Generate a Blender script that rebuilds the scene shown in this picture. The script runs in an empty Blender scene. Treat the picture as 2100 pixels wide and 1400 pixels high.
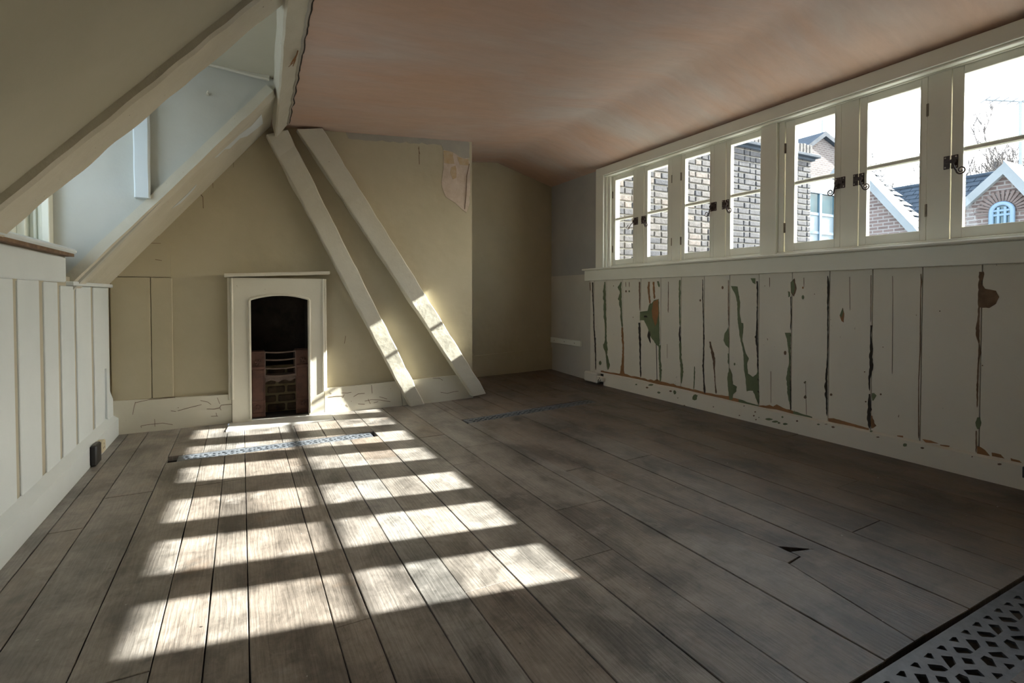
import bpy, bmesh, math, random
from mathutils import Vector, noise
random.seed(7)
D = bpy.data; COL = bpy.context.scene.collection; SC = bpy.context.scene

# ------------------------------------------------------------------ camera
FPX, HZ, PITCH = 1050.0, 605.0, math.radians(1.2)
PPY = HZ + FPX * math.tan(PITCH); YAW = math.atan(555.0 / FPX)
cd = D.cameras.new('camera'); cam = D.objects.new('camera', cd); COL.objects.link(cam)
cam.location = (0, 0, 1.0); cam.rotation_euler = (math.pi / 2 - PITCH, 0, -YAW)
cd.sensor_width = 36; cd.lens = 36 * FPX / 2100; cd.shift_y = -(700 - PPY) / 2100; cd.clip_start = .02; cd.clip_end = 300
SC.camera = cam
# ------------------------------------------------------------------ light
W = D.worlds.new('world'); SC.world = W; W.use_nodes = True
n = W.node_tree.nodes; l = W.node_tree.links; n.clear()
sky = n.new('ShaderNodeTexSky'); sky.sky_type = 'NISHITA'; sky.sun_disc = False
sky.sun_elevation = math.radians(28); sky.sun_rotation = math.radians(99.6); sky.dust_density = 3.0; sky.air_density = 1.0
mx = n.new('ShaderNodeMixRGB'); mx.inputs[0].default_value = .62; mx.inputs[2].default_value = (.87, .96, 1.07, 1)
mul = n.new('ShaderNodeMixRGB'); mul.blend_type = 'MULTIPLY'; mul.inputs[0].default_value = 1; mul.inputs[2].default_value = (.32, .32, .32, 1)
l.new(sky.outputs[0], mul.inputs[1]); l.new(mul.outputs[0], mx.inputs[1])
bg = n.new('ShaderNodeBackground'); bg.inputs[1].default_value = 6.0; l.new(mx.outputs[0], bg.inputs[0])
out = n.new('ShaderNodeOutputWorld'); l.new(bg.outputs[0], out.inputs[0])
sd = D.lights.new('sun', 'SUN'); sun = D.objects.new('sun', sd); COL.objects.link(sun)
sd.energy = 34; sd.angle = math.radians(.6); sd.color = (1, .965, .91); sun.location = (12, -2, 9)
sun.rotation_euler = Vector((-1, .183, -.569)).to_track_quat('-Z', 'Y').to_euler()
SC.view_settings.view_transform = 'Standard'; SC.view_settings.look = 'None'
SC.view_settings.exposure = 0.0; SC.view_settings.gamma = 1; SC.view_settings.use_curve_mapping = False
SC.cycles.max_bounces = 14; SC.cycles.diffuse_bounces = 10

# ------------------------------------------------------------------ helpers
_fw = Vector((math.sin(YAW) * math.cos(PITCH), math.cos(YAW) * math.cos(PITCH), -math.sin(PITCH)))
_rt = Vector((math.cos(YAW), -math.sin(YAW), 0)); _up = _rt.cross(_fw); _C = Vector((0, 0, 1))
def on(u, v, ax, val):
    """point of a measured pixel on the real plane axis=val"""
    d = _fw + _rt * ((u - 1050) / FPX) + _up * ((PPY - v) / FPX)
    return _C + d * ((val - _C[ax]) / d[ax])

def tag(o, label=None, cat=None, group=None, kind=None):
    if label: o['label'] = label
    if cat: o['category'] = cat
    if group: o['group'] = group
    if kind: o['kind'] = kind
    return o
def empty(name, loc, label, cat, group=None, kind=None):
    o = D.objects.new(name, None); COL.objects.link(o); o.location = loc; o.empty_display_size = .1
    return tag(o, label, cat, group, kind)
def root_loc(p):
    v = Vector((0, 0, 0))
    while p is not None: v += Vector(p.location); p = p.parent
    return v
class MB:
    def __init__(s): s.v = []; s.f = []; s.sm = set()
    def add(s, vs, fs, smooth=False):
        b = len(s.v); s.v += [Vector(x) for x in vs]
        for f in fs:
            if smooth: s.sm.add(len(s.f))
            s.f.append([b + i for i in f])
    def box(s, x0, x1, y0, y1, z0, z1, c=0.0):
        if x0 > x1: x0, x1 = x1, x0
        if y0 > y1: y0, y1 = y1, y0
        if z0 > z1: z0, z1 = z1, z0
        if c <= 0:
            vs = [(x, y, z) for z in (z0, z1) for y in (y0, y1) for x in (x0, x1)]
            s.add(vs, [(0, 2, 3, 1), (4, 5, 7, 6), (0, 1, 5, 4), (2, 6, 7, 3), (0, 4, 6, 2), (1, 3, 7, 5)]); return s
        c = min(c, (x1 - x0) * .45, (y1 - y0) * .45, (z1 - z0) * .45)
        bm = bmesh.new(); bmesh.ops.create_cube(bm, size=1)
        for v in bm.verts: v.co = Vector(((x0 + x1) / 2 + v.co.x * (x1 - x0), (y0 + y1) / 2 + v.co.y * (y1 - y0), (z0 + z1) / 2 + v.co.z * (z1 - z0)))
        bmesh.ops.bevel(bm, geom=bm.edges[:], offset=c, segments=1, affect='EDGES')
        bm.verts.ensure_lookup_table(); s.add([v.co.copy() for v in bm.verts], [[v.index for v in f.verts] for f in bm.faces]); bm.free()
        return s
    def prism(s, pts, d):
        """polygon pts (3D, planar) extruded by vector d"""
        n_ = len(pts); P = [Vector(p) for p in pts]; d = Vector(d)
        s.add(P + [p + d for p in P], [list(range(n_))[::-1], list(range(n_, 2 * n_))] + [(i, (i + 1) % n_, n_ + (i + 1) % n_, n_ + i) for i in range(n_)]); return s
    def tube(s, pts, r, k=8, r1=None, cap=True):
        P = [Vector(p) for p in pts]; m = len(P); rings = []; prev = None
        for i, p in enumerate(P):
            t = (P[min(i + 1, m - 1)] - P[max(i - 1, 0)]).normalized()
            if prev is None: a = t.orthogonal().normalized()
            else: a = (prev - t * prev.dot(t)).normalized()
            prev = a; b = t.cross(a); rr = r if r1 is None else r + (r1 - r) * i / (m - 1)
            rings.append([p + (a * math.cos(2 * math.pi * j / k) + b * math.sin(2 * math.pi * j / k)) * rr for j in range(k)])
        fs = []
        for i in range(m - 1):
            for j in range(k): fs.append((i * k + j, i * k + (j + 1) % k, (i + 1) * k + (j + 1) % k, (i + 1) * k + j))
        s.add([q for rg in rings for q in rg], fs, True)
        if cap: s.add(rings[0], [list(range(k))[::-1]]); s.add(rings[-1], [list(range(k))])
        return s
    def loft(s, secs, wob=0, ns=6, seed=0):
        """closed section loops joined along; optional uneven surface"""
        k = len(secs[0]); V = [Vector(p) for sec in secs for p in sec]
        if wob: V = [p + Vector((noise.noise(p * ns + Vector((seed, 0, 0))), noise.noise(p * ns + Vector((0, seed, 5))), noise.noise(p * ns + Vector((9, 0, seed))))) * wob for p in V]
        fs = [(i * k + j, i * k + (j + 1) % k, (i + 1) * k + (j + 1) % k, (i + 1) * k + j) for i in range(len(secs) - 1) for j in range(k)]
        fs += [list(range(k))[::-1], list(range((len(secs) - 1) * k, len(secs) * k))]
        s.add(V, fs); return s
    def build(s, name, mat, parent=None, label=None, cat=None, group=None, kind=None, bevel=0):
        vs = s.v
        if parent is None:
            lo = [min(v[i] for v in vs) for i in range(3)]; hi = [max(v[i] for v in vs) for i in range(3)]
            org = Vector(((lo[0] + hi[0]) / 2, (lo[1] + hi[1]) / 2, lo[2]))
        else: org = root_loc(parent)
        me = D.meshes.new(name); me.from_pydata([tuple(v - org) for v in vs], [], s.f); me.update()
        bm = bmesh.new(); bm.from_mesh(me); bmesh.ops.recalc_face_normals(bm, faces=bm.faces[:]); bm.to_mesh(me); bm.free()
        for i in s.sm:
            if i < len(me.polygons): me.polygons[i].use_smooth = True
        me.materials.append(mat)
        o = D.objects.new(name, me); COL.objects.link(o)
        if parent is None: o.location = org
        else: o.parent = parent
        if bevel:
            m = o.modifiers.new('bevel', 'BEVEL'); m.width = bevel; m.segments = 2; m.limit_method = 'ANGLE'
        return tag(o, label, cat, group, kind)
def box(*a, c=0.0): return MB().box(*a, c=c)
def bar(m, a, b, w, d, wdir, seg=1, wob=0, seed=0, cut=.12):
    """timber from a to b; wdir = direction of its width w; depth d the other way; arrises slightly cut"""
    a = Vector(a); b = Vector(b); t = (b - a).normalized(); wd = Vector(wdir); wd = (wd - t * wd.dot(t)).normalized(); dd = t.cross(wd)
    c = min(w, d) * cut; h, e = w / 2, d / 2
    loop = [(-h + c, -e), (h - c, -e), (h, -e + c), (h, e - c), (h - c, e), (-h + c, e), (-h, e - c), (-h, -e + c)]
    secs = [[a + (b - a) * (i / seg) + wd * p + dd * q for p, q in loop] for i in range(seg + 1)]
    m.loft(secs, wob, 7, seed); return m

# ------------------------------------------------------------------ materials
def newmat(name):
    m = D.materials.new(name); m.use_nodes = True; nt = m.node_tree; b = nt.nodes['Principled BSDF']
    return m, nt, b
def N(nt, t, **k):
    x = nt.nodes.new(t)
    for a, v in k.items(): setattr(x, a, v)
    return x
def coords(nt, scale):
    g = N(nt, 'ShaderNodeNewGeometry'); mp = N(nt, 'ShaderNodeMapping'); mp.inputs['Scale'].default_value = scale
    nt.links.new(g.outputs['Position'], mp.inputs['Vector']); return mp
def nz(nt, mp, scale, detail=4, rough=.55, dist=0):
    x = N(nt, 'ShaderNodeTexNoise'); x.inputs['Scale'].default_value = scale; x.inputs['Detail'].default_value = detail
    x.inputs['Roughness'].default_value = rough; x.inputs['Distortion'].default_value = dist; nt.links.new(mp.outputs[0], x.inputs['Vector']); return x
def ramp(nt, src, stops):
    r = N(nt, 'ShaderNodeValToRGB'); e = r.color_ramp.elements
    while len(e) > 1: e.remove(e[-1])
    e[0].position = stops[0][0]; c = stops[0][1]; e[0].color = (*c, 1) if isinstance(c, tuple) else (c, c, c, 1)
    for p, c in stops[1:]:
        q = e.new(p); q.color = (*c, 1) if isinstance(c, tuple) else (c, c, c, 1)
    nt.links.new(src, r.inputs[0]); return r
def mixc(nt, f, a, b, mode='MIX'):
    x = N(nt, 'ShaderNodeMixRGB', blend_type=mode)
    for i, s_ in ((0, f), (1, a), (2, b)):
        if isinstance(s_, (int, float)): x.inputs[i].default_value = s_
        elif isinstance(s_, tuple): x.inputs[i].default_value = (*s_, 1)
        else: nt.links.new(s_, x.inputs[i])
    return x
def bump(nt, b, pairs):
    prev = None
    for src, st, dist in pairs:
        x = N(nt, 'ShaderNodeBump'); x.inputs['Strength'].default_value = st; x.inputs['Distance'].default_value = dist
        nt.links.new(src, x.inputs['Height'])
        if prev: nt.links.new(prev.outputs[0], x.inputs['Normal'])
        prev = x
    nt.links.new(prev.outputs[0], b.inputs['Normal'])
def paint(name, c1, c2, rough=.55, ms=2.5, bs=30, bst=.25, bd=.004, big=.25, spots=None, stretch=(1, 1, 1)):
    m, nt, b = newmat(name); mp = coords(nt, stretch)
    a = nz(nt, mp, ms, 5, .6); r = ramp(nt, a.outputs[0], [(.3, c1), (.7, c2)]); col = r.outputs[0]
    if spots:
        s1 = nz(nt, mp, 55, 2, .5); s2 = nz(nt, mp, 5, 3, .6)
        f = ramp(nt, s1.outputs[0], [(.72, 0.0), (.75, 1.0)]); f2 = ramp(nt, s2.outputs[0], [(.55, 0.0), (.6, 1.0)])
        q = mixc(nt, 1.0, f.outputs[0], f2.outputs[0], 'MULTIPLY'); col = mixc(nt, q.outputs[0], col, spots).outputs[0]
    nt.links.new(col, b.inputs['Base Color']); b.inputs['Roughness'].default_value = rough
    lo = nz(nt, mp, 3.5, 2, .5); hi = nz(nt, mp, bs, 4, .6)
    bump(nt, b, [(lo.outputs[0], big, .03), (hi.outputs[0], bst, bd)]); return m
M = {}
M['plaster'] = paint('cream_plaster', (.42, .368, .25), (.485, .43, .305), .7, 1.6, 14, .3, .006, .35)
M['cream'] = paint('cream_gloss_paint', (.62, .58, .47), (.68, .645, .54), .42, 2.5, 28, .22, .003, .15, (.20, .15, .09))
M['timber'] = paint('painted_timber', (.51, .48, .39), (.58, .55, .46), .45, 3, 22, .5, .006, .3, (.2, .16, .11))
M['white'] = paint('white_board_paint', (.60, .66, .69), (.66, .715, .74), .5, 2, 20, .2, .003, .15)
M['slope'] = paint('roof_slope_plaster', (.36, .345, .265), (.42, .40, .315), .75, 1.5, 12, .3, .006, .3)
M['cheek'] = paint('dormer_cheek_plaster', (.47, .465, .415), (.53, .53, .49), .7, 2, 14, .3, .006, .3)
M['groove'] = paint('aged_cream_recess', (.40, .375, .29), (.47, .44, .35), .6, 3, 30, .2, .003)
M['grime'] = paint('dark_gap', (.03, .024, .018), (.05, .04, .03), .9)
M['wains'] = paint('wainscot_paint', (.68, .64, .55), (.74, .70, .61), .55, 2.2, 25, .2, .003, .12, (.25, .2, .14), (1, 1, .5))
M['trimw'] = paint('window_paint', (.77, .765, .67), (.81, .805, .72), .4, 3, 30, .08, .002, .08)
M['greyplaster'] = paint('bare_grey_plaster', (.33, .325, .31), (.40, .385, .355), .8, 1.8, 12, .3, .006, .3)
M['beigelow'] = paint('old_beige_plaster', (.46, .43, .37), (.53, .50, .43), .8, 2, 14, .3, .006, .3)
M['filler'] = paint('grey_filler', (.33, .31, .275), (.40, .365, .30), .85, 6, 20, .4, .005)
M['green'] = paint('old_green_paint', (.10, .135, .065), (.15, .18, .09), .6, 9, 60, .3, .002)
M['orange'] = paint('bare_orange_wood', (.34, .15, .055), (.22, .12, .05), .7, 14, 60, .3, .002)
M['brown'] = paint('bare_brown_wood', (.10, .06, .035), (.22, .14, .085), .8, 20, 60, .3, .002)
M['bareplaster'] = paint('exposed_lime_plaster', (.60, .50, .42), (.50, .40, .31), .9, 12, 30, .6, .006)
M['ochre'] = paint('ochre_stain', (.46, .32, .16), (.50, .40, .28), .9, 14, 40, .5, .004)
M['iron'] = paint('cast_iron_grille', (.07, .08, .095), (.15, .165, .185), .42, 20, 90, .4, .002)
M['rust'] = paint('rusted_iron', (.06, .026, .017), (.12, .052, .034), .7, 14, 80, .6, .003)
M['rustbar'] = paint('sooty_iron', (.09, .06, .045), (.16, .11, .085), .6, 14, 80, .5, .003)
M['soot'] = paint('soot', (.010, .008, .006), (.035, .028, .022), .95, 9, 40, .6, .01)
M['firebrick'] = paint('sooted_brick', (.045, .03, .02), (.12, .085, .05), .9, 14, 50, .6, .005)
M['firemortar'] = paint('fireback_mortar', (.18, .14, .075), (.26, .21, .12), .95, 14, 50, .6, .005)
M['stone'] = paint('hearth_stone', (.50, .49, .46), (.64, .63, .60), .5, 5, 40, .2, .003)
M['black'] = paint('black_plastic', (.012, .012, .013), (.02, .02, .02), .3)
M['bakelite'] = paint('aged_ivory_plastic', (.52, .47, .31), (.60, .55, .40), .4)
M['catch'] = paint('dark_bronze_catch', (.035, .02, .018), (.065, .04, .035), .38, 30)
M['hinge'] = paint('dull_brass_hinge', (.16, .13, .09), (.25, .21, .15), .5, 30)
M['screw'] = paint('screw_head', (.5, .45, .4), (.55, .5, .45), .35, 30)
M['slatem'] = paint('blue_grey_slate', (.022, .03, .04), (.04, .052, .068), .8, 3, 20, .3, .01)
M['coping'] = paint('pale_coping', (.15, .165, .17), (.20, .21, .215), .7, 1, 10, .3, .01)
M['bluewin'] = paint('blue_steel_frame', (.10, .16, .21), (.13, .19, .25), .5, 1)
M['bluepanel'] = paint('pale_blue_panel', (.13, .175, .20), (.15, .20, .225), .4, 1)
M['yard'] = paint('yard_paving', (.34, .33, .31), (.40, .39, .37), .9, .8, 6, .4, .01)
M['archbrick'] = paint('arch_brick', (.085, .06, .052), (.12, .09, .08), .9, 6)
M['metal'] = paint('galvanised_metal', (.22, .23, .24), (.28, .29, .30), .6, 6)
M['bark'] = paint('bark', (.08, .07, .065), (.13, .11, .10), .9, 5)
M['render'] = paint('pale_render', (.15, .14, .135), (.19, .18, .17), .9, .8, 6, .4, .01)

def brickmat(name, c1, c2, mo, sc=1.0, mapped='x'):
    m, nt, b = newmat(name); g = N(nt, 'ShaderNodeNewGeometry'); sp = N(nt, 'ShaderNodeSeparateXYZ'); cb = N(nt, 'ShaderNodeCombineXYZ')
    nt.links.new(g.outputs['Position'], sp.inputs[0]); nt.links.new(sp.outputs[0 if mapped == 'x' else 1], cb.inputs[0]); nt.links.new(sp.outputs[2], cb.inputs[1])
    br = N(nt, 'ShaderNodeTexBrick'); nt.links.new(cb.outputs[0], br.inputs['Vector'])
    br.inputs['Color1'].default_value = (*c1, 1); br.inputs['Color2'].default_value = (*c2, 1); br.inputs['Mortar'].default_value = (*mo, 1)
    br.inputs['Scale'].default_value = sc; br.inputs['Brick Width'].default_value = .23; br.inputs['Row Height'].default_value = .08; br.inputs['Mortar Size'].default_value = .012
    nt.links.new(br.outputs[0], b.inputs['Base Color']); b.inputs['Roughness'].default_value = .9
    bump(nt, b, [(br.outputs['Fac'], -.4, .01)]); return m
M['redbrick'] = brickmat('far_brick_y', (.075, .05, .045), (.115, .08, .07), (.17, .155, .145), 1, 'y')
M['redbrickx'] = brickmat('far_brick_x', (.07, .052, .05), (.105, .082, .076), (.15, .14, .13), 1, 'x')
def yellowbrick():
    m, nt, b = newmat('london_stock_brick'); oi = N(nt, 'ShaderNodeObjectInfo'); mp = coords(nt, (1, 1, 1))
    r = ramp(nt, oi.outputs['Random'], [(0, (.035, .036, .042)), (.4, (.058, .055, .056)), (.7, (.08, .072, .066)), (1, (.12, .10, .085))])
    a = nz(nt, mp, 22, 5, .65); q = mixc(nt, .75, r.outputs[0], ramp(nt, a.outputs[0], [(.3, .35), (.62, 1.3)]).outputs[0], 'MULTIPLY')
    nt.links.new(q.outputs[0], b.inputs['Base Color']); b.inputs['Roughness'].default_value = .9
    bump(nt, b, [(nz(nt, mp, 60, 4, .6).outputs[0], .7, .008)]); return m
M['brick'] = yellowbrick()
for k_ in ('slatem', 'coping'): M[k_].node_tree.nodes['Principled BSDF'].inputs['Specular IOR Level'].default_value = .12
M['mortar'] = paint('lime_mortar', (.17, .158, .138), (.23, .215, .185), .95, 12, 50, .5, .006)

def glassmat():
    m, nt, b = newmat('window_glass'); nt.nodes.remove(b); o = nt.nodes['Material Output']
    t = N(nt, 'ShaderNodeBsdfTransparent'); t.inputs[0].default_value = (.96, .98, .97, 1); g = N(nt, 'ShaderNodeBsdfGlossy'); g.inputs['Roughness'].default_value = .03
    f = N(nt, 'ShaderNodeFresnel'); f.inputs[0].default_value = 1.45; x = N(nt, 'ShaderNodeMixShader')
    gm = N(nt, 'ShaderNodeNewGeometry'); iv = N(nt, 'ShaderNodeMath', operation='SUBTRACT'); iv.inputs[0].default_value = 1; nt.links.new(gm.outputs['Backfacing'], iv.inputs[1]); ml = N(nt, 'ShaderNodeMath', operation='MULTIPLY'); nt.links.new(f.outputs[0], ml.inputs[0]); nt.links.new(iv.outputs[0], ml.inputs[1])
    nt.links.new(ml.outputs[0], x.inputs[0]); nt.links.new(t.outputs[0], x.inputs[1]); nt.links.new(g.outputs[0], x.inputs[2]); nt.links.new(x.outputs[0], o.inputs[0]); return m
M['glass'] = glassmat()
def farglass():
    m, nt, b = newmat('far_window_glass'); b.inputs['Base Color'].default_value = (.035, .075, .09, 1); b.inputs['Roughness'].default_value = .15; return m
M['farglass'] = farglass()

def ceilmat():
    m, nt, b = newmat('pink_gypsum_plaster'); mp = coords(nt, (1, 1, 1)); mp2 = coords(nt, (.7, 2.6, 1))
    a = nz(nt, mp2, 1.1, 5, .6, .3); r = ramp(nt, a.outputs[0], [(.34, (.55, .36, .27)), (.5, (.54, .40, .335)), (.66, (.54, .455, .41))])
    c = nz(nt, mp, .9, 3, .5); q = mixc(nt, ramp(nt, c.outputs[0], [(.4, 0.0), (.65, .6)]).outputs[0], r.outputs[0], (.57, .375, .265))
    d = nz(nt, mp2, 6, 5, .7, .5); q2 = mixc(nt, .35, q.outputs[0], ramp(nt, d.outputs[0], [(.3, .78), (.7, 1.15)]).outputs[0], 'MULTIPLY')
    # the dark line where the fresh coat feathers out at the window head
    nt.links.new(q2.outputs[0], b.inputs['Base Color']); b.inputs['Roughness'].default_value = .62
    bump(nt, b, [(nz(nt, mp, 1.6, 2, .4).outputs[0], .35, .03), (nz(nt, mp2, 9, 3, .6).outputs[0], .12, .004)]); return m
M['ceiling'] = ceilmat()

def floormat():
    m, nt, b = newmat('worn_oak_boards'); oi = N(nt, 'ShaderNodeObjectInfo'); g = N(nt, 'ShaderNodeNewGeometry')
    off = N(nt, 'ShaderNodeVectorMath', operation='SCALE'); one = N(nt, 'ShaderNodeCombineXYZ'); one.inputs[0].default_value = 13; one.inputs[1].default_value = 29; one.inputs[2].default_value = 7
    nt.links.new(one.outputs[0], off.inputs[0]); nt.links.new(oi.outputs['Random'], off.inputs['Scale'])
    ad = N(nt, 'ShaderNodeVectorMath', operation='ADD'); nt.links.new(g.outputs['Position'], ad.inputs[0]); nt.links.new(off.outputs[0], ad.inputs[1])
    def mp_(s):
        mp = N(nt, 'ShaderNodeMapping'); mp.inputs['Scale'].default_value = s; nt.links.new(ad.outputs[0], mp.inputs['Vector']); return mp
    gr = mp_((95, 6, 1)); gr2 = mp_((11, 1.0, 1)); w = coords(nt, (1, 1, 1)); ws = coords(nt, (1.6, .8, 1))
    fine = nz(nt, gr, 2.2, 5, .65, .6); rings = N(nt, 'ShaderNodeTexWave', wave_type='BANDS', bands_direction='X')
    rings.inputs['Scale'].default_value = 1.6; rings.inputs['Distortion'].default_value = 14; rings.inputs['Detail'].default_value = 3; rings.inputs['Detail Scale'].default_value = 1.2
    nt.links.new(gr2.outputs[0], rings.inputs['Vector'])
    base = ramp(nt, oi.outputs['Random'], [(0, (.225, .19, .16)), (.2, (.26, .24, .215)), (.45, (.225, .185, .152)), (.7, (.275, .26, .24)), (1, (.185, .152, .127))])
    q = mixc(nt, .55, base.outputs[0], ramp(nt, fine.outputs[0], [(.3, .66), (.5, 1.0), (.7, 1.2)]).outputs[0], 'MULTIPLY')
    q = mixc(nt, .14, q.outputs[0], ramp(nt, rings.outputs[0], [(.2, .6), (.8, 1.2)]).outputs[0], 'MULTIPLY')
    st = nz(nt, ws, 2.6, 6, .62, .4); q = mixc(nt, .8, q.outputs[0], ramp(nt, st.outputs[0], [(.36, .30), (.44, .62), (.52, .95), (.64, 1.2)]).outputs[0], 'MULTIPLY')
    md = nz(nt, w, 11, 6, .72, .5); q = mixc(nt, .75, q.outputs[0], ramp(nt, md.outputs[0], [(.32, .48), (.47, .95), (.66, 1.3)]).outputs[0], 'MULTIPLY')
    wn = nz(nt, w, 5.5, 6, .7, .3); q = mixc(nt, ramp(nt, wn.outputs[0], [(.56, 0.0), (.72, .55)]).outputs[0], q.outputs[0], (.38, .35, .32))
    bl = nz(nt, w, 3.1, 4, .6, .2); q = mixc(nt, ramp(nt, bl.outputs[0], [(.62, 0.0), (.78, .6)]).outputs[0], q.outputs[0], (.30, .20, .135))
    # backlit shade towards the windows painted into the board colour
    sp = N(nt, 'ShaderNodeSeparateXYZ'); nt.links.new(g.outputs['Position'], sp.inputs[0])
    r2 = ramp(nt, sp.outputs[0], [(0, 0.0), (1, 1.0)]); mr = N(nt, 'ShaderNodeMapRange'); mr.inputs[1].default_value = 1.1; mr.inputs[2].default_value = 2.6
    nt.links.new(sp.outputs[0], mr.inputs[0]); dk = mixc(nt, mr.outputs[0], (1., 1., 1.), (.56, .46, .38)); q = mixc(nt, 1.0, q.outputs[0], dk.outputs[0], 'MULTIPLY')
    pk = nz(nt, w, 46, 2, .5); q = mixc(nt, ramp(nt, pk.outputs[0], [(.76, 0.0), (.79, .8)]).outputs[0], q.outputs[0], (.5, .48, .45))
    pk = nz(nt, w, 31, 2, .5); q = mixc(nt, ramp(nt, pk.outputs[0], [(.20, .9), (.235, 0.0)]).outputs[0], q.outputs[0], (.03, .025, .02))
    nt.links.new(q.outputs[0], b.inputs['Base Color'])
    rr = ramp(nt, md.outputs[0], [(.3, .30), (.7, .50)]); nt.links.new(rr.outputs[0], b.inputs['Roughness']); b.inputs['Specular IOR Level'].default_value = .5
    bump(nt, b, [(nz(nt, w, 7, 3, .5).outputs[0], .3, .012), (fine.outputs[0], .4, .0025), (rings.outputs[0], .2, .002)]); return m
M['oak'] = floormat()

# ================================================================== STRUCTURE
XL, YB, YA, YR = -.83, 4.57, 5.43, -1.3      # left wall, chimney breast, alcove back, rear wall
# ---- floor: dark void below, boards as parts; the old floor climbs gently towards the windows and the alcove
def fz(x, y=0): return max(0, x - 1.6) * .0271 + .03 * min(1, max(0, y - 4.5) / .9) * min(1, max(0, x - 1.9) / .5)
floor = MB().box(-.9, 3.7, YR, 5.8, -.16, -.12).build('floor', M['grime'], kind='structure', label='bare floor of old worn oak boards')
for x in [-.5 + .45 * i for i in range(10)]:
    box(-.9, 3.7, YR + .3 + (x + .5) * 1.35, YR + .38 + (x + .5) * 1.35, -.12, -.03).build('floor_joist', M['grime'], floor)
def plank(pl, gap=.0012):
    """pl: list of (x,y) clockwise or not; x edges get a ragged worn line"""
    out_ = []; m_ = len(pl)
    cx = sum(p[0] for p in pl) / m_; cy = sum(p[1] for p in pl) / m_
    for i in range(m_):
        a = Vector(pl[i]); b_ = Vector(pl[(i + 1) % m_]); L_ = (b_ - a).length; k = max(1, int(L_ / .16)); t = (b_ - a) / max(L_, 1e-6); nrm = Vector((-t.y, t.x))
        mid = (a + b_) / 2
        if nrm.dot(Vector((cx, cy)) - mid) < 0: nrm = -nrm
        for j in range(k):
            p = a + (b_ - a) * (j / k); jit = 0 if j == 0 else abs(noise.noise(Vector((p.x * 9, p.y * 5, cx * 3)))) * .003
            out_.append((p, nrm, gap + jit))
    dz = random.uniform(-.0015, .0015); c_ = Vector((cx, cy))
    low, top, inn = [], [], []
    for i, (p, nr, gp) in enumerate(out_):
        prv = out_[i - 1][1]; nn = (nr + prv); nn = nn.normalized() if nn.length > 1e-4 else nr
        k_ = 1 / max(.5, nn.dot(nr)); q = p + nn * gp * k_; q2 = p + nn * (gp + .0016) * k_
        h_ = fz(q.x, q.y); low.append((q.x, q.y, -.03 + h_)); top.append((q.x, q.y, -.002 + dz + h_)); inn.append((q2.x, q2.y, dz + h_))
    n_ = len(low); m = MB()
    m.add(low + top + inn, [list(range(n_))[::-1], list(range(2 * n_, 3 * n_))] + [(i, (i + 1) % n_, n_ + (i + 1) % n_, n_ + i) for i in range(n_)] + [(n_ + i, n_ + (i + 1) % n_, 2 * n_ + (i + 1) % n_, 2 * n_ + i) for i in range(n_)])
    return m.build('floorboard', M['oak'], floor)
g2n = lambda x: 3.673 + .038 * (x - 1.554)
g2f = lambda x: 3.812 + .037 * (x - 1.568)
def column(x0, x1, joints, x0f=None, x1f=None):
    """boards between x0..x1 (optionally changing width) from rear wall to back wall, split at joints and grilles"""
    cuts = [(y, y, 0) for y in joints]
    yend = 4.57 if x1 < 1.98 else 5.44
    xm = (x0 + x1) / 2
    segs = [[(YR, YR), (yend, yend)]]
    def cut(a0, a1, b0, b1):
        nonlocal segs; ns = []
        for s, e in segs:
            if s[0] < a0 and e[0] > b0: ns += [[s, (a0, a1)], [(b0, b1), e]]
            else: ns.append([s, e])
        segs = ns
    if xm > -.39 and xm < .86: cut(3.645, 3.645, 3.785, 3.785)
    if 1.55 < xm < 2.86: cut(g2n(x0), g2n(x1), g2f(x0), g2f(x1))
    if 1.30 < xm: cut(.552 - .02 * max(0, x0 - 1.6), .552 - .02 * max(0, x1 - 1.6), .742 - .02 * max(0, x0 - 1.6), .742 - .02 * max(0, x1 - 1.6))
    if -.12 < xm < .65: cut(4.27, 4.27, 4.56, 4.56)
    for y in joints: cut(y, y, y, y)
    for s, e in segs:
        if e[0] - s[0] > .03: plank([(x0, s[0]), (x1, s[1]), (x1, e[1]), (x0, e[0])])
cols = [(-.83, -.73, [1.5]), (-.73, -.61, [2.79, .4]), (-.61, -.41, [3.15, .9]), (-.41, -.225, [1.64, 4.1]), (-.225, -.10, [3.13]), (-.10, .01, [3.13, .5]),
        (.01, .24, [.8]), (.24, .345, [1.59, 3.22]), (.345, .522, [.9]), (.522, .657, [3.13, .6]), (.657, .85, [3.13, 1.58]), (.85, 1.09, [.75]),
        (1.09, 1.283, [2.81, 1.58, 3.46]), (1.283, 1.55, [1.99, 3.1])]
for c in cols: column(*c)
# boards beside the triangular hole
plank([(1.55, .742), (1.705, .742), (1.785, 1.185), (1.62, 1.68), (1.62, g2n(1.62)), (1.55, g2n(1.55))])
plank([(1.705, .742), (1.77, .742), (1.872, 1.19), (1.785, 1.18)])
plank([(1.790, 1.187), (1.872, 1.193), (1.868, 1.25), (1.868, 1.283), (1.75, 2.41), (1.62, 2.41), (1.62, 1.68)]); plank([(1.62, 2.41), (1.75, 2.41), (1.75, g2n(1.75)), (1.62, g2n(1.62))])
plank([(1.77, .742), (2.022, .734), (2.022, g2n(2.022)), (1.75, g2n(1.75)), (1.75, 2.41), (1.868, 1.283), (1.966, 1.197), (1.872, 1.228), (1.872, 1.19)])
for x0, x1 in ((1.55, 1.62), (1.62, 1.75), (1.75, 2.022)):
    e_ = 4.57 if x1 < 1.98 else 5.44
    plank([(x0, g2f(x0)), (x1, g2f(x1)), (x1, e_), (x0, e_)]); plank([(x0, YR), (x1, YR), (x1, .552), (x0, .552)])
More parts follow.
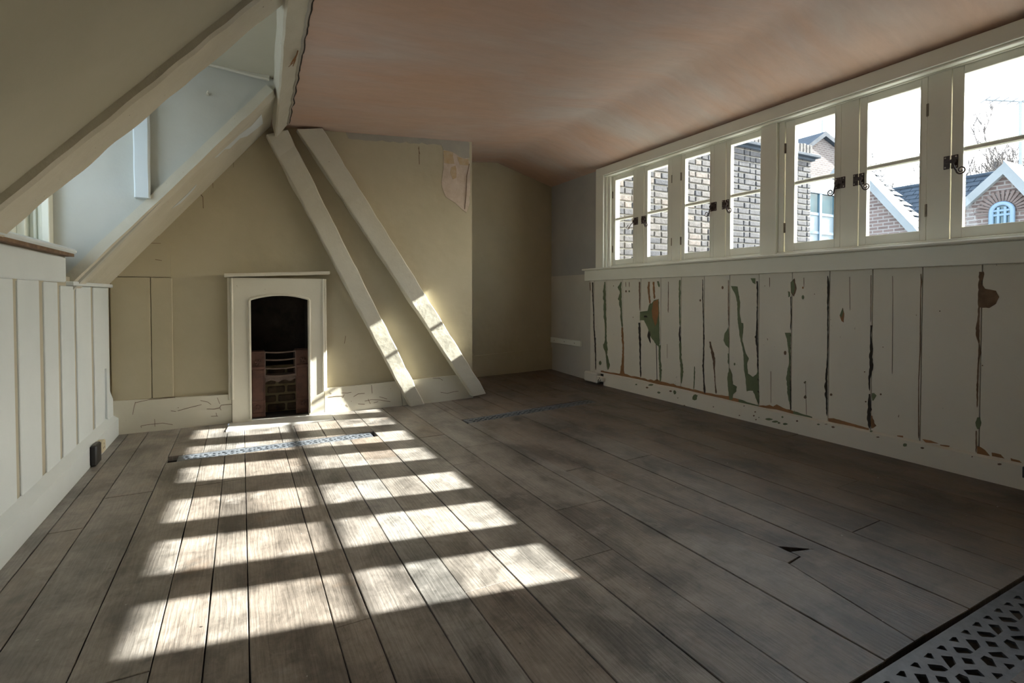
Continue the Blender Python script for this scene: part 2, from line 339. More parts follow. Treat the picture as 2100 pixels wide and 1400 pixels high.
for c in [(2.022, 2.23, [2.37, 5.0]), (2.23, 2.443, [1.2, 4.6]), (2.443, 2.645, [2.22, 5.1]), (2.645, 2.841, [1.5, 4.4]), (2.841, 3.028, [2.54, 5.0]), (3.028, 3.225, [1.45, 3.15, 4.8]), (3.225, 3.41, [2.17, 4.1])]: column(*c)

# ---- chimney breast and alcove (back wall)
wb = MB(); O0, O1, OT = .055, .50, 1.005
wb.box(-.95, O0, YB, YB + .1, 0, 3.0); wb.box(O1, 1.978, YB, YB + .1, 0, 3.0); wb.box(O0, O1, YB, YB + .1, OT, 3.0)
wb.box(1.93, 1.978, YB + .1, YA, 0, 3.0)
wall_back = wb.build('wall_back', M['plaster'], kind='structure', label='cream plastered chimney breast with a small fireplace')
alc = box(1.97, 3.55, YA, YA + .08, 0, 3.0).build('wall_alcove_back', M['plaster'], kind='structure', label='shadowed plaster wall at the back of the alcove')
# firebox
fb = MB(); fb.box(O0 - .05, O0, YB + .06, YB + .42, 0, 1.2); fb.box(O1, O1 + .05, YB + .06, YB + .42, 0, 1.2)
fb.box(O0 - .05, O1 + .05, YB + .37, YB + .42, 0, 1.2); fb.box(O0 - .05, O1 + .05, YB + .06, YB + .42, 1.2, 1.25); fb.box(O0 - .05, O1 + .05, YB - .01, YB + .42, -.03, .012)
firebox = fb.build('firebox', M['soot'], wall_back)
# boxed boards at the left of the breast
for a, b_ in ((on(222, 567, 1, YB).x, -.59), (-.586, -.455)):
    box(max(a, -.825), b_, YB - .018, YB + .01, .24, 1.13, c=.004).build('boxing_board', M['plaster'], wall_back)
m = MB(); m.prism([(-.825, YB - .018, 1.134), (-.462, YB - .018, 1.134), (-.465, YB - .018, 1.375), (-.555, YB - .018, 1.455), (-.66, YB - .018, 1.40), (-.825, YB - .018, 1.2)], (0, .03, 0))
m.build('boxing_board', M['plaster'], wall_back)
# skirting of the breast and alcove
sk = empty('baseboard_back', (.5, YB, 0), 'deep cracked cream skirting along the chimney breast', None, kind='structure')
MB().prism([(-.83, YB - .03, 0), (-.83, YB - .03, .23), (-.815, YB - .03, .245), (-.075, YB - .026, .225), (-.075, YB - .026, 0)], (0, .03, 0)).build('skirting_board', M['cream'], sk)
MB().prism([(.615, YB - .03, 0), (.615, YB - .03, .205), (.64, YB - .03, .213), (1.25, YB - .03, .225), (1.28, YB - .03, 0)], (0, .03, 0)).build('skirting_board', M['cream'], sk)
MB().prism([(1.285, YB - .03, 0), (1.255, YB - .03, .225), (1.975, YB - .03, .24), (1.975, YB - .03, 0)], (0, .03, 0)).build('skirting_board', M['cream'], sk)
MB().prism([(1.978, YA - .022, 0), (3.427, YA - .022, 0), (3.427, YA - .022, .348), (2.35, YA - .022, .297), (1.978, YA - .022, .28)], (0, .022, 0)).build('skirting_board', M['plaster'], sk)

# ---- left wall with recessed battens between boards
def stripY(u): return on(u, 800, 0, XL).y
wl = MB(); wl.box(XL - .1, XL - .004, YR, 4.65, 0, 1.10); wl.box(XL - .1, XL, YR, 3.53, 1.06, 1.215)
wall_left = wl.build('wall_left', M['groove'], kind='structure', label='low boarded wall with narrow recessed strips between pale boards')
edges = [(-5, 28.5), (38.6, 82), (92.5, 120), (127, 153.5), (159, 188), (194, 224)]
tops = [1.068, 1.068, 1.066, 1.05, 1.05, 1.05]
for (a, b_), zt in zip(edges, tops):
    ya = stripY(a) if a > 0 else 2.46; yb = min(stripY(b_), YB - .02)
    m = MB(); m.box(XL - .012, XL + .004, ya, yb, .15, zt, c=.003); m.build('wall_board', M['white'], wall_left)
y = 2.46 - .055
while y > YR:
    box(XL - .012, XL + .004, y - .30, y, .15, 1.068, c=.003).build('wall_board', M['white'], wall_left); y -= .355
box(XL - .01, XL + .012, YR, 3.50, 1.068, 1.20, c=.006).build('plaster_band', M['white'], wall_left)
box(XL - .06, XL + .03, 3.56, YB - .06, 1.052, 1.075, c=.003).build('capping_rail', M['white'], wall_left)
bl = MB(); bl.prism([(XL, 1, 0), (-.785, 1, 0), (-.785, 1, .12), (XL, 1, .155)], (0, YB - 1 - .03, 0)); bl.prism([(XL, YR, 0), (-.785, YR, 0), (-.785, YR, .12), (XL, YR, .155)], (0, 1 - YR, 0))
bl.build('baseboard_left', M['white'], kind='structure', label='pale skirting at the foot of the boarded left wall')
# flared end where boards meet the back skirting
MB().prism([(XL + .005, 4.36, .16), (XL + .005, 4.54, .10), (XL + .005, 4.54, .26), (XL + .005, 4.44, .34), (XL + .005, 4.36, .5)], (.01, 0, 0)).build('wall_board', M['white'], wall_left)

# ---- roof slopes, dormer
sl = lambda x: 1.241 + 1.147 * (x - XL)          # near slope
s2 = lambda x: 1.075 + 1.22 * (x - XL)           # far soffit
ce = MB()
ce.prism([(XL - .03, YR, sl(XL - .03)), (.23, YR, sl(.23)), (.23, YR, sl(.23) + .08), (XL - .1, YR, sl(XL - .1) + .08)], (0, 2.60 - YR, 0))
roof_near = ce.build('ceiling_slope_near', M['slope'], kind='structure', label='sloping plastered ceiling low over the left side, nearest the camera')
ce = MB(); ce.prism([(XL - .05, 3.66, s2(XL - .05)), (.22, 3.66, s2(.22)), (.22, 3.66, s2(.22) + .1), (XL - .05, 3.66, s2(XL - .05) + .1)], (0, YB - 3.66, 0))
ce.build('ceiling_slope_far', M['timber'], kind='structure', label='narrow sloping soffit between the dormer and the chimney breast')
dm = MB()
dm.prism([(-1.25, 3.655, 1.0), (XL - .02, 3.655, 1.0), (.24, 3.655, s2(.24) + .0), (.24, 3.655, 2.6), (-1.25, 3.655, 2.6)], (0, .04, 0))
dm.build('wall_dormer_cheek', M['cheek'], kind='structure', label='pale side cheek of the dormer beyond the first rafter')
dn = MB(); dn.prism([(-1.25, 2.56, 1.2), (XL, 2.56, sl(XL) + .04), (.2, 2.56, sl(.2) + .04), (.2, 2.56, 2.6), (-1.25, 2.56, 2.6)], (0, .04, 0))
dn.build('wall_dormer_near_cheek', M['slope'], kind='structure', label='hidden near cheek of the dormer')
dc = MB(); dc.prism([(-1.25, 2.55, 2.40), (.23, 2.55, 2.405), (.23, 3.70, 2.39), (-1.25, 3.70, 2.40)], (0, 0, .05)); dc.build('ceiling_dormer', M['slope'], kind='structure', label='flat plaster ceiling of the dormer')
tr = MB(); bar(tr, (-.40, 3.63, 2.425), (.17, 3.63, 2.383), .035, .03, (0, 0, 1), 8, .006); tr.build('trim_1', M['timber'], kind='structure', label='thin cracked moulding at the top of the dormer cheek')
# dormer window wall
dw = MB(); dw.box(-1.25, -.93, 2.5, 3.70, 1.0, 1.235); dw.box(-1.06, -.93, 2.55, 3.70, 2.26, 2.45)
dw.build('wall_dormer_front', M['white'], kind='structure', label='wall below and above the dormer window')
wd = empty('window_8', (-1.0, 3.1, 1.26), 'dormer window mostly hidden behind the first rafter', None, kind='structure')
for x0, x1, y0 in ((-.937, -.905, 3.585), (-.962, -.937, 3.615), (-.975, -.962, 3.60), (-.995, -.975, 3.62), (-1.03, -.995, 3.56), (-1.14, -1.03, 3.50)):
    box(x0, x1, y0, 3.656, 1.24, 2.30, c=.003).build('jamb_moulding', M['trimw'], wd)
for x0, x1, y0 in ((-.962, -.905, 2.65), (-1.11, -.962, 2.68)): box(x0, x1, 2.58, y0, 1.24, 2.30, c=.003).build('jamb_moulding', M['trimw'], wd)
sash = MB(); sash.box(-1.08, -1.04, 3.46, 3.52, 1.26, 2.28); sash.box(-1.08, -1.04, 2.66, 2.72, 1.26, 2.28); sash.box(-1.08, -1.04, 2.72, 3.46, 1.26, 1.33); sash.box(-1.08, -1.04, 2.72, 3.46, 2.21, 2.28)
sash.build('sash_frame', M['trimw'], wd); box(-1.075, -1.045, 3.10, 3.13, 1.33, 2.21).build('glazing_bar', M['trimw'], wd)
box(-1.062, -1.058, 2.72, 3.10, 1.33, 2.21).build('pane', M['glass'], wd); box(-1.062, -1.058, 3.13, 3.46, 1.33, 2.21).build('pane', M['glass'], wd)
st = MB(); st.box(-1.03, -.785, 2.50, 3.57, 1.222, 1.248, c=.009)
sill = st.build('window_sill', M['white'], wd)
gapm = box(-.90, -.795, 2.50, 3.55, 1.206, 1.222).build('sill_underside', M['brown'], wd)

# ---- main pink ceiling
def czr(x):
    P = [(.2, 2.345), (.33, 2.362), (1.975, 2.474), (2.66, 2.557), (3.389, 2.354), (3.7, 2.27)]
    if x <= P[0][0]: return P[0][1]
    for (a, za), (b_, zb) in zip(P, P[1:]):
        if x <= b_: return za + (zb - za) * (x - a) / (b_ - a)
    return P[-1][1]
def cz(x, y):
    z = sum(czr(x + d * .045) * w_ for d, w_ in ((-1, .2), (0, .6), (1, .2)))
    return z + noise.noise(Vector((x * 1.3, y * 1.1, 3))) * .006
nx, ny = 44, 60; X0, X1 = .22, 3.50; Y0, Y1 = YR, YA + .05
vs = [(X0 + (X1 - X0) * i / nx, Y0 + (Y1 - Y0) * j / ny, cz(X0 + (X1 - X0) * i / nx, Y0 + (Y1 - Y0) * j / ny)) for j in range(ny + 1) for i in range(nx + 1)]
fs = [(j * (nx + 1) + i, j * (nx + 1) + i + 1, (j + 1) * (nx + 1) + i + 1, (j + 1) * (nx + 1) + i) for j in range(ny) for i in range(nx)]
cm = MB(); cm.add(vs, fs, True); ceiling = cm.build('ceiling', M['ceiling'], kind='structure', label='freshly plastered pink ceiling with a soft fold')
box(.0, 3.6, YR, 5.6, 2.70, 2.75).build('roof_deck', M['grime'], ceiling)

# ---- right wall
wr = MB(); wr.box(3.427, 3.56, 4.465, YA + .1, 1.209, 2.714); 
wall_right = wr.build('wall_right', M['greyplaster'], kind='structure', label='right hand wall, grey bare plaster above beige at the alcove end')
box(3.425, 3.56, 4.465, YA + .1, 0.048, 1.233).build('lower_plaster', M['beigelow'], wall_right)
lowm = MB(); lowm.box(3.403, 3.56, YR, 4.57, 0.048, 1.276); lowm.box(3.403, 3.56, YR, 0.904, 1.276, 2.714); lowm.box(3.427, 3.56, 0.904, 4.465, 2.347, 2.714)
lowm.build('wall_core', M['grime'], wall_right)
box(3.389, 3.427, YR, 0.885, 1.267, 2.39).build('pier_lining', M['trimw'], wall_right)
gy = [4.57, 4.498, 4.288, 4.031, 3.767, 3.501, 3.255, 3.005, 2.756, 2.498, 2.24, 1.983, 1.726, 1.469, 1.207, 0.942, 0.685, 0.428, 0.171, -0.086, -0.343, -0.6, -0.857, -1.114]
for a, b_ in zip(gy, gy[1:]):
    box(3.389, 3.404, b_ + .0018, a - .0018, 0.162, 1.167, c=.0015).build('wall_board', M['wains'], wall_right)
br_ = MB(); br_.prism([(3.389, YR, .02), (3.37, YR, .02), (3.37, YR, .164), (3.389, YR, .175)], (0, 4.31 - YR, 0))
base_r = br_.build('baseboard_right', M['wains'], kind='structure', label='chipped skirting below the peeling boards on the right')
# window surround
fr = empty('trim_2', (3.408, 2.67, 1.15), 'cream painted surround of the long window band', None, kind='structure')
hb = MB(); hb.box(3.37, 3.427, 0.762, 4.455, 2.255, 2.344, c=.003); hb.build('head_board', M['trimw'], fr)
box(3.382, 3.427, 0.762, 4.332, 2.24, 2.255, c=.004).build('head_bead', M['trimw'], fr)
box(3.37, 3.427, 4.327, 4.455, 1.286, 2.257, c=.003).build('side_board', M['trimw'], fr)
box(3.394, 3.427, 4.298, 4.327, 1.286, 2.247, c=.004).build('side_bead', M['trimw'], fr)
box(3.413, 3.541, 4.265, 4.465, 1.276, 2.352, c=.002).build('side_lining', M['trimw'], fr)
box(3.322, 3.446, 0.762, 4.646, 1.267, 1.288, c=.006).build('sill_board', M['trimw'], fr)
box(3.427, 3.599, 0.857, 4.379, 1.276, 1.309, c=.003).build('outer_sill', M['trimw'], fr)
box(3.349, 3.389, 0.762, 4.627, 1.157, 1.267, c=.003).build('apron_board', M['trimw'], fr)
box(3.432, 3.64, 0.857, 4.379, 2.236, 2.352, c=.002).build('head_lining_sun_stop', M['trimw'], fr)  # unseen outer edge lowered and extended outward to clip the sunlight
S = [(4.265, 3.903), (3.794, 3.43), (3.322, 2.965), (2.849, 2.518), (2.342, 1.955), (1.846, 1.482), (1.372, 1.004)]
G = [(4.222, 3.943), (3.746, 3.475), (3.278, 3.001), (2.805, 2.532), (2.273, 1.992), (1.801, 1.514), (1.32, 1.038)]
for (a, b_) in zip(S, S[1:]):
    y1, y0 = a[1], b_[0]; wide = (y1 - y0) > .15
    if wide:
        box(3.413, 3.541, y0 + .045, y1 - .002, 1.286, 2.247, c=.003).build('mullion', M['trimw'], fr); box(3.439, 3.541, y0 + .002, y0 + .045, 1.286, 2.247, c=.003).build('mullion_stop', M['trimw'], fr)
    else: box(3.444, 3.522, y0 + .0015, y1 - .0015, 1.29, 2.247, c=.0015).build('mullion', M['trimw'], fr)
box(3.444, 3.541, 0.885, 1.003, 1.286, 2.247, c=.002).build('mullion', M['trimw'], fr)
def scroll(m, y, z, x, sgn, swing=0.0):
    """curled tail: falls from the boss then curls; sgn = +1 curls towards +Y"""
    pts = []; L_ = .052
    for i in range(8):
        t = i / 7; pts.append(Vector((x - .006 * math.sin(t * 3), y + sgn * (swing * t + .004 * t * t), z - L_ * t * (1 - abs(swing) * 3))))
    c0 = pts[-1] + Vector((0, sgn * .022, 0)); a0 = math.pi if sgn > 0 else 0
    for i in range(1, 34):
        t = i / 33; r = .022 * (1 - .78 * t); th = math.pi + t * math.pi * 3.1
        pts.append(Vector((x, c0.y + sgn * math.cos(th) * r, c0.z + math.sin(th) * r * 1.05)))
    m.tube(pts, .0048, 7, .0028)
for i, (s_, g_) in enumerate(zip(S, G)):
    yc = (s_[0] + s_[1]) / 2
    w = empty('window_%d' % (i + 1), (3.465, yc, 1.30), None, None, kind='structure')
    w['label'] = ['small casement nearest the alcove, at the far end of the window band', 'second casement from the alcove, looking onto the brick wall', 'third casement from the alcove, looking onto the brick wall',
                  'fourth casement from the alcove, just before the thick post', 'casement right after the thick post, showing the brick pier and a gable', 'casement with mostly white sky and a slate roof', 'nearest casement at the right edge, showing the arched gable window'][i]
    A, B = s_[0] - .002, s_[1] + .002; zb, zt = 1.311, 2.236; gb, gt = 1.369, 2.19; xf = 3.448
    f = MB(); f.box(xf, xf + .038, g_[0], A, zb, zt, c=.002); f.box(xf, xf + .038, B, g_[1], zb, zt, c=.002); f.box(xf, xf + .038, g_[1], g_[0], zb, gb, c=.002); f.box(xf, xf + .038, g_[1], g_[0], gt, zt, c=.002)
    for yy0, yy1 in ((g_[0] - .004, g_[0] + .002), (g_[1] - .002, g_[1] + .004)): f.box(xf - .003, xf + .004, yy0, yy1, gb, gt)
    f.build('sash_frame', M['trimw'], w)
    box(xf + .002, xf + .034, g_[1], g_[0], 1.773, 1.802, c=.006).build('glazing_bar', M['trimw'], w)
    box(xf + .018, xf + .021, g_[1] - .003, g_[0] + .003, gb - .003, 1.781).build('pane', M['glass'], w)
    box(xf + .018, xf + .021, g_[1] - .003, g_[0] + .003, 1.794, gt + .003).build('pane', M['glass'], w)
    right = i in (0, 2, 4)      # catch on the side nearer the camera
    ye = s_[1] if right else s_[0]; sg = 1 if right else -1; z0 = 1.728
    hd = D.objects.new('catch', None); COL.objects.link(hd); hd.parent = w; hd.location = (0, 0, 0); hd['label'] = 'dark bronze catch with a curled tail'
    p = MB(); p.box(xf - .006, xf - .001, ye + sg * .003, ye + sg * .033, z0 - .036, z0 + .036, c=.001); p.build('sash_plate', M['catch'], hd)
    p = MB(); p.box(xf - .009, xf - .003, ye - sg * .030, ye - sg * .002, z0 - .036, z0 + .036, c=.001); p.build('keep_plate', M['catch'], hd)
    p = MB(); p.tube([(xf - .004, ye + sg * .016, z0), (xf - .024, ye + sg * .016, z0)], .013, 12); p.box(xf - .02, xf - .010, ye - sg * .02, ye + sg * .016, z0 - .007, z0 + .009, c=.002)
    p.build('boss', M['catch'], hd)
    p = MB(); scroll(p, ye + sg * .016, z0 - .004, xf - .020, sg, .055 if i == 0 else .012); p.build('curled_tail', M['catch'], hd)
    p = MB()
    for yy in (ye + sg * .026, ye - sg * .022):
        for zz in (z0 - .026, z0 + .026): p.tube([(xf - .004, yy, zz), (xf - .0105, yy, zz)], .0038, 8)
    p.build('screws', M['screw'], hd)
    yh = s_[0] if right else s_[1]
    for zz in (1.481, 2.047):
        h = MB(); h.tube([(xf - .004, yh, zz - .035), (xf - .004, yh, zz + .035)], .005, 8); h.box(xf - .002, xf + .002, yh - .008, yh + .008, zz - .035, zz + .035)
        h.build('hinge', M['hinge'], w)

# rear wall closing the room behind the camera
rw = MB(); rw.box(-.95, 3.74, YR - .1, YR, 0, 2.9); rw.build('wall_rear', M['plaster'], kind='structure', label='plain plaster wall behind the camera')

# ================================================================== WEAR ON THE RIGHT WALL (shapes measured on the board face)
XF = 3.3888
def z5(X, Y): return (1180 + X / 4.118, 540 + Y / 4.118)
def z6(X, Y): return (1600 + X / 2.916, 540 + Y / 2.916)
wear = {'green': MB(), 'orange': MB(), 'brown': MB(), 'grime': MB(), 'bareplaster': MB()}
cnt = [0]
def flat(m, px, ax, val, d):
    cnt[0] += 1; e = cnt[0] % 7 * .00009
    pts = [on(u, v, ax, val) for u, v in px]
    for p in pts: p[ax] -= e
    m.prism(pts, d)
def strip(col, zf, pts, rag=1.0):
    L_, R_ = [], []
    for (a, b_) in zip(pts, pts[1:]):
        k = max(2, int(abs(b_[1] - a[1]) / 14))
        for j in range(k):
            t = j / k; X, Y, wl_, wr_ = [a[q] + (b_[q] - a[q]) * t for q in range(4)]
            f1 = 1 + .7 * rag * noise.noise(Vector((X * .31, Y * .13, 1))); f2 = 1 + .7 * rag * noise.noise(Vector((X * .23, Y * .15, 8)))
            L_.append((X - max(.8, wl_ * f1), Y)); R_.append((X + max(.8, wr_ * f2), Y))
    X, Y, wl_, wr_ = pts[-1]; L_.append((X - wl_ * .3, Y)); R_.append((X + wr_ * .3, Y))
    for i in range(len(L_) - 1): flat(wear[col], [zf(*L_[i]), zf(*R_[i]), zf(*R_[i + 1]), zf(*L_[i + 1])], 0, XF, (-.0012, 0, 0))
def poly(col, zf, pts, rag=4):
    P = []
    for i in range(len(pts)):
        a = Vector(pts[i]); b_ = Vector(pts[(i + 1) % len(pts)]); k = max(1, int((b_ - a).length / 16))
        for j in range(k):
            p = a + (b_ - a) * (j / k); o_ = Vector((noise.noise(Vector((p.x * .2, p.y * .2, 2))), noise.noise(Vector((p.x * .2, p.y * .2, 7))))) * rag if j else Vector((0, 0))
            P.append(p + o_)
    flat(wear[col], [zf(p.x, p.y) for p in P], 0, XF, (-.0012, 0, 0))
strip('grime', z5, [(148, 160, 8, 4), (150, 300, 5, 4), (155, 420, 4, 4), (158, 560, 4, 5), (165, 650, 5, 8), (170, 760, 4, 5), (172, 900, 3, 3)])
strip('brown', z5, [(124, 160, 4, 4), (127, 235, 3, 3)])
strip('green', z5, [(250, 155, 4, 6), (248, 220, 12, 6), (250, 300, 14, 10), (252, 420, 14, 6), (256, 520, 6, 6), (258, 640, 8, 6), (256, 700, 18, 16), (262, 770, 6, 6), (268, 850, 4, 24), (275, 900, 3, 3)])
strip('green', z5, [(388, 155, 4, 4), (378, 200, 18, 8), (385, 250, 10, 6), (380, 300, 20, 10), (388, 380, 8, 4), (390, 450, 8, 5), (396, 540, 6, 8)])
strip('orange', z5, [(396, 540, 6, 6), (398, 600, 10, 8), (405, 700, 6, 6), (405, 800, 10, 6), (400, 900, 18, 10), (398, 945, 22, 16)])
strip('brown', z5, [(542, 155, 6, 6), (543, 270, 5, 5), (544, 400, 2, 2)]); strip('grime', z5, [(540, 500, 8, 8), (544, 600, 8, 6), (546, 700, 5, 8), (548, 850, 4, 5), (552, 960, 5, 6)])
poly('green', z5, [(545, 410), (565, 405), (610, 400), (625, 345), (645, 335), (665, 310), (705, 300), (712, 680), (700, 700), (680, 680), (640, 625), (610, 540), (580, 480), (545, 480)])
poly('orange', z5, [(660, 320), (700, 303), (704, 420), (690, 500), (675, 530), (652, 460), (645, 400)])
strip('grime', z5, [(590, 440, 8, 16), (600, 500, 16, 8)]); strip('grime', z5, [(628, 560, 8, 8), (625, 620, 14, 8), (636, 675, 3, 3)])
strip('orange', z5, [(622, 155, 8, 8), (620, 220, 8, 8), (625, 300, 6, 6), (632, 345, 4, 10)]); strip('orange', z5, [(662, 155, 8, 6), (662, 220, 6, 8), (668, 300, 6, 6)])
strip('green', z5, [(695, 150, 6, 8), (708, 200, 8, 9)])
strip('green', z5, [(712, 690, 10, 8), (712, 800, 8, 6), (716, 900, 6, 14), (718, 1000, 5, 5)]); strip('grime', z5, [(683, 680, 2, 3), (690, 1005, 2, 2)], 0)
strip('green', z5, [(882, 140, 6, 6), (880, 250, 6, 8), (882, 370, 5, 6), (882, 450, 6, 6), (884, 530, 4, 5)]); strip('grime', z5, [(884, 530, 3, 3), (880, 600, 8, 8), (886, 660, 7, 7)])
strip('green', z5, [(886, 650, 8, 8), (888, 800, 8, 8), (896, 870, 8, 14), (896, 930, 8, 14), (895, 1015, 3, 3)]); strip('brown', z5, [(786, 155, 2, 2), (784, 415, 3, 2)])
strip('grime', z5, [(1075, 135, 2, 2), (1076, 300, 4, 3), (1082, 480, 3, 3), (1085, 620, 5, 5), (1083, 760, 4, 6), (1082, 860, 8, 4), (1086, 1000, 5, 5), (1095, 1100, 8, 8)])
strip('brown', z5, [(1138, 660, 6, 6), (1150, 720, 10, 8), (1168, 800, 12, 12), (1172, 900, 3, 6), (1180, 1000, 3, 3), (1188, 1100, 6, 8)])
strip('green', z5, [(1005, 870, 2, 3), (1007, 930, 5, 5), (1000, 1065, 3, 3)])
strip('brown', z5, [(1293, 140, 2, 2), (1292, 400, 4, 4), (1296, 530, 2, 2)])
poly('green', z5, [(1295, 530), (1297, 715), (1270, 690), (1252, 650), (1262, 590), (1280, 565)]); strip('green', z5, [(1292, 760, 4, 3), (1294, 850, 6, 3)])
poly('green', z5, [(1300, 880), (1325, 935), (1330, 1020), (1365, 1040), (1360, 1080), (1332, 1105), (1328, 1150), (1302, 1150), (1290, 1050), (1284, 960)])
poly('green', z5, [(1315, 190), (1370, 195), (1378, 250), (1392, 330), (1388, 420), (1400, 500), (1418, 505), (1416, 590), (1408, 640), (1440, 760), (1465, 800), (1450, 850), (1458, 930), (1500, 958), (1530, 935), (1545, 890), (1550, 960), (1552, 1200), (1530, 1150), (1500, 1075), (1462, 1075), (1448, 1080), (1440, 980), (1425, 900), (1420, 760), (1390, 620), (1370, 470), (1368, 330), (1350, 260)])
strip('orange', z5, [(1400, 610, 6, 6), (1408, 690, 6, 6)]); poly('green', z5, [(1480, 125), (1520, 125), (1522, 175), (1500, 165)])
strip('grime', z5, [(1535, 150, 5, 5), (1540, 210, 8, 4), (1538, 330, 5, 3), (1535, 470, 5, 5), (1536, 560, 10, 5), (1534, 620, 15, 5), (1537, 700, 10, 5), (1540, 760, 6, 4), (1543, 900, 6, 4), (1548, 1190, 4, 6)])
poly('brown', z5, [(1850, 125), (1868, 215), (1845, 280), (1822, 250), (1818, 160)]); poly('green', z5, [(1840, 135), (1856, 200), (1842, 265), (1824, 240), (1820, 165)], 2); poly('green', z5, [(1795, 235), (1812, 240), (1812, 280), (1798, 285)])
strip('grime', z5, [(1818, 280, 2, 4), (1822, 450, 3, 4), (1818, 560, 3, 3)])
strip('green', z5, [(1795, 585, 22, 20), (1802, 640, 14, 16), (1808, 760, 6, 8), (1812, 840, 6, 4), (1805, 900, 14, 8), (1800, 980, 18, 14), (1805, 1100, 12, 8), (1815, 1200, 4, 4)])
strip('grime', z5, [(1816, 600, 2, 3), (1814, 900, 2, 4), (1818, 1240, 4, 6)])
for X, Y, r_, c_ in ((1243, 204, 11, 'brown'), (1772, 755, 14, 'brown'), (1345, 850, 9, 'green'), (1055, 312, 8, 'brown'), (1922, 205, 8, 'orange'), (1922, 285, 14, 'green'), (1943, 1000, 7, 'green'), (1943, 1125, 11, 'green'), (428, 235, 8, 'brown'), (455, 235, 7, 'green'), (323, 190, 4, 'brown'), (210, 840, 14, 'green'), (1600, 190, 3, 'brown')):
    poly(c_, z5, [(X + r_ * math.cos(k * .9) * .8, Y + r_ * 1.3 * math.sin(k * .9)) for k in range(7)])
for X in (425, 455, 1640, 1930): strip('brown', z5, [(X, 158 if X < 900 else 120, 2, 2), (X + 1, 200, 2, 2)])
strip('brown', z5, [(1650, 910, 1, 2), (1652, 1180, 1, 1)], 0); strip('brown', z5, [(1943, 1000, 1, 2), (1952, 1280, 1, 1)], 0); strip('brown', z5, [(775, 680, 1, 1), (776, 800, 1, 1)], 0)
strip('grime', z6, [(284, 75, 2, 2), (288, 130, 7, 7), (286, 250, 4, 4), (284, 440, 2, 4), (283, 560, 2, 3), (278, 720, 12, 4), (280, 910, 3, 3)])
poly('orange', z6, [(375, 265), (383, 300), (380, 352), (368, 345), (356, 310)], 2); poly('green', z6, [(374, 266), (378, 290), (368, 325), (357, 310)], 2)
strip('brown', z6, [(543, 70, 1, 2), (541, 350, 1, 2)]); strip('grime', z6, [(543, 370, 3, 8), (541, 430, 2, 2), (543, 510, 6, 12), (540, 560, 6, 10), (540, 620, 4, 18), (535, 690, 9, 3), (536, 760, 4, 2)])
strip('green', z6, [(550, 775, 2, 18), (553, 820, 3, 16)]); strip('grime', z6, [(534, 780, 6, 4), (533, 860, 8, 12), (532, 930, 14, 10), (534, 985, 6, 6)]); strip('orange', z6, [(546, 910, 3, 6), (548, 985, 6, 22)])
strip('brown', z6, [(672, 75, 1, 1), (674, 200, 1, 1), (670, 660, 1, 1)], 0); strip('brown', z6, [(415, 80, 1, 1), (418, 280, 1, 1)], 0)
strip('brown', z6, [(841, 62, 2, 2), (846, 110, 5, 4), (840, 150, 2, 2), (836, 520, 2, 4), (828, 700, 2, 2), (828, 1045, 3, 3)], .5)
strip('brown', z6, [(1198, 50, 8, 16), (1198, 95, 9, 16), (1192, 130, 6, 5), (1190, 200, 7, 6), (1188, 290, 5, 5), (1180, 430, 11, 9), (1190, 480, 3, 3), (1190, 520, 4, 11), (1184, 600, 3, 4), (1180, 740, 6, 5), (1178, 860, 4, 4)])
strip('green', z6, [(1182, 920, 4, 14), (1182, 950, 15, 16), (1184, 990, 14, 8)]); strip('brown', z6, [(1172, 1000, 3, 4), (1172, 1130, 3, 4)])
poly('brown', z6, [(1198, 108), (1225, 150), (1290, 163), (1310, 200), (1290, 242), (1250, 267), (1193, 263)]); poly('bareplaster' if False else 'brown', z6, [(1203, 130), (1225, 155), (1285, 170), (1300, 200), (1280, 235), (1250, 258), (1200, 255)])
for X, Y, r_ in ((1210, 610, 4), (505, 648, 4), (512, 826, 5), (602, 782, 6), (305, 784, 8), (955, 285, 4), (615, 500, 3), (147, 712, 6), (150, 800, 9)): poly('brown', z6, [(X + r_ * math.cos(k), Y + r_ * math.sin(k)) for k in range(6)], 2)
# ragged bare line where the boards meet the skirting
px = [(215, 908), (300, 925), (410, 945), (560, 975), (690, 1010), (830, 1035), (960, 1065), (1100, 1100), (1240, 1130), (1380, 1165), (1550, 1205), (1700, 1225), (1840, 1262), (2000, 1300)]
amp = [6, 5, 20, 10, 26, 16, 14, 12, 22, 24, 6, 44, 20, 6]
for k in range(len(px) - 1):
    c_ = 'orange' if k not in (9, 12) else 'green'
    for j in range(5):
        t0, t1 = j / 5, (j + 1) / 5; a = [px[k][q] + (px[k + 1][q] - px[k][q]) * t0 for q in (0, 1)]; b_ = [px[k][q] + (px[k + 1][q] - px[k][q]) * t1 for q in (0, 1)]
        h0 = (amp[k] + (amp[k + 1] - amp[k]) * t0) * (.8 + .8 * noise.noise(Vector((a[0] * .05, 0, 0)))); h1 = (amp[k] + (amp[k + 1] - amp[k]) * t1) * (.8 + .8 * noise.noise(Vector((b_[0] * .05, 0, 0))))
        flat(wear[c_], [z5(a[0], a[1] + 8), z5(b_[0], b_[1] + 8), z5(b_[0], b_[1] - h1), z5(a[0], a[1] - h0)], 0, XF, (-.0012, 0, 0))
for pl in ([(1178, 1090), (1200, 1098), (1225, 1115), (1255, 1150), (1178, 1140)], [(1265, 1130), (1320, 1142), (1342, 1166), (1268, 1152)], [(1378, 1163), (1430, 1178), (1446, 1192), (1382, 1184)], [(850, 1050), (900, 1058), (950, 1078), (870, 1070)], [(955, 1082), (1015, 1090), (1010, 1097), (960, 1090)]): poly('orange', z6, pl, 3)
poly('orange', z6, [(288, 925), (320, 925), (370, 940), (450, 962), (530, 985), (530, 1000), (440, 975), (290, 945)], 3); poly('orange', z6, [(700, 1028), (735, 1030), (735, 1042), (700, 1038)], 2)
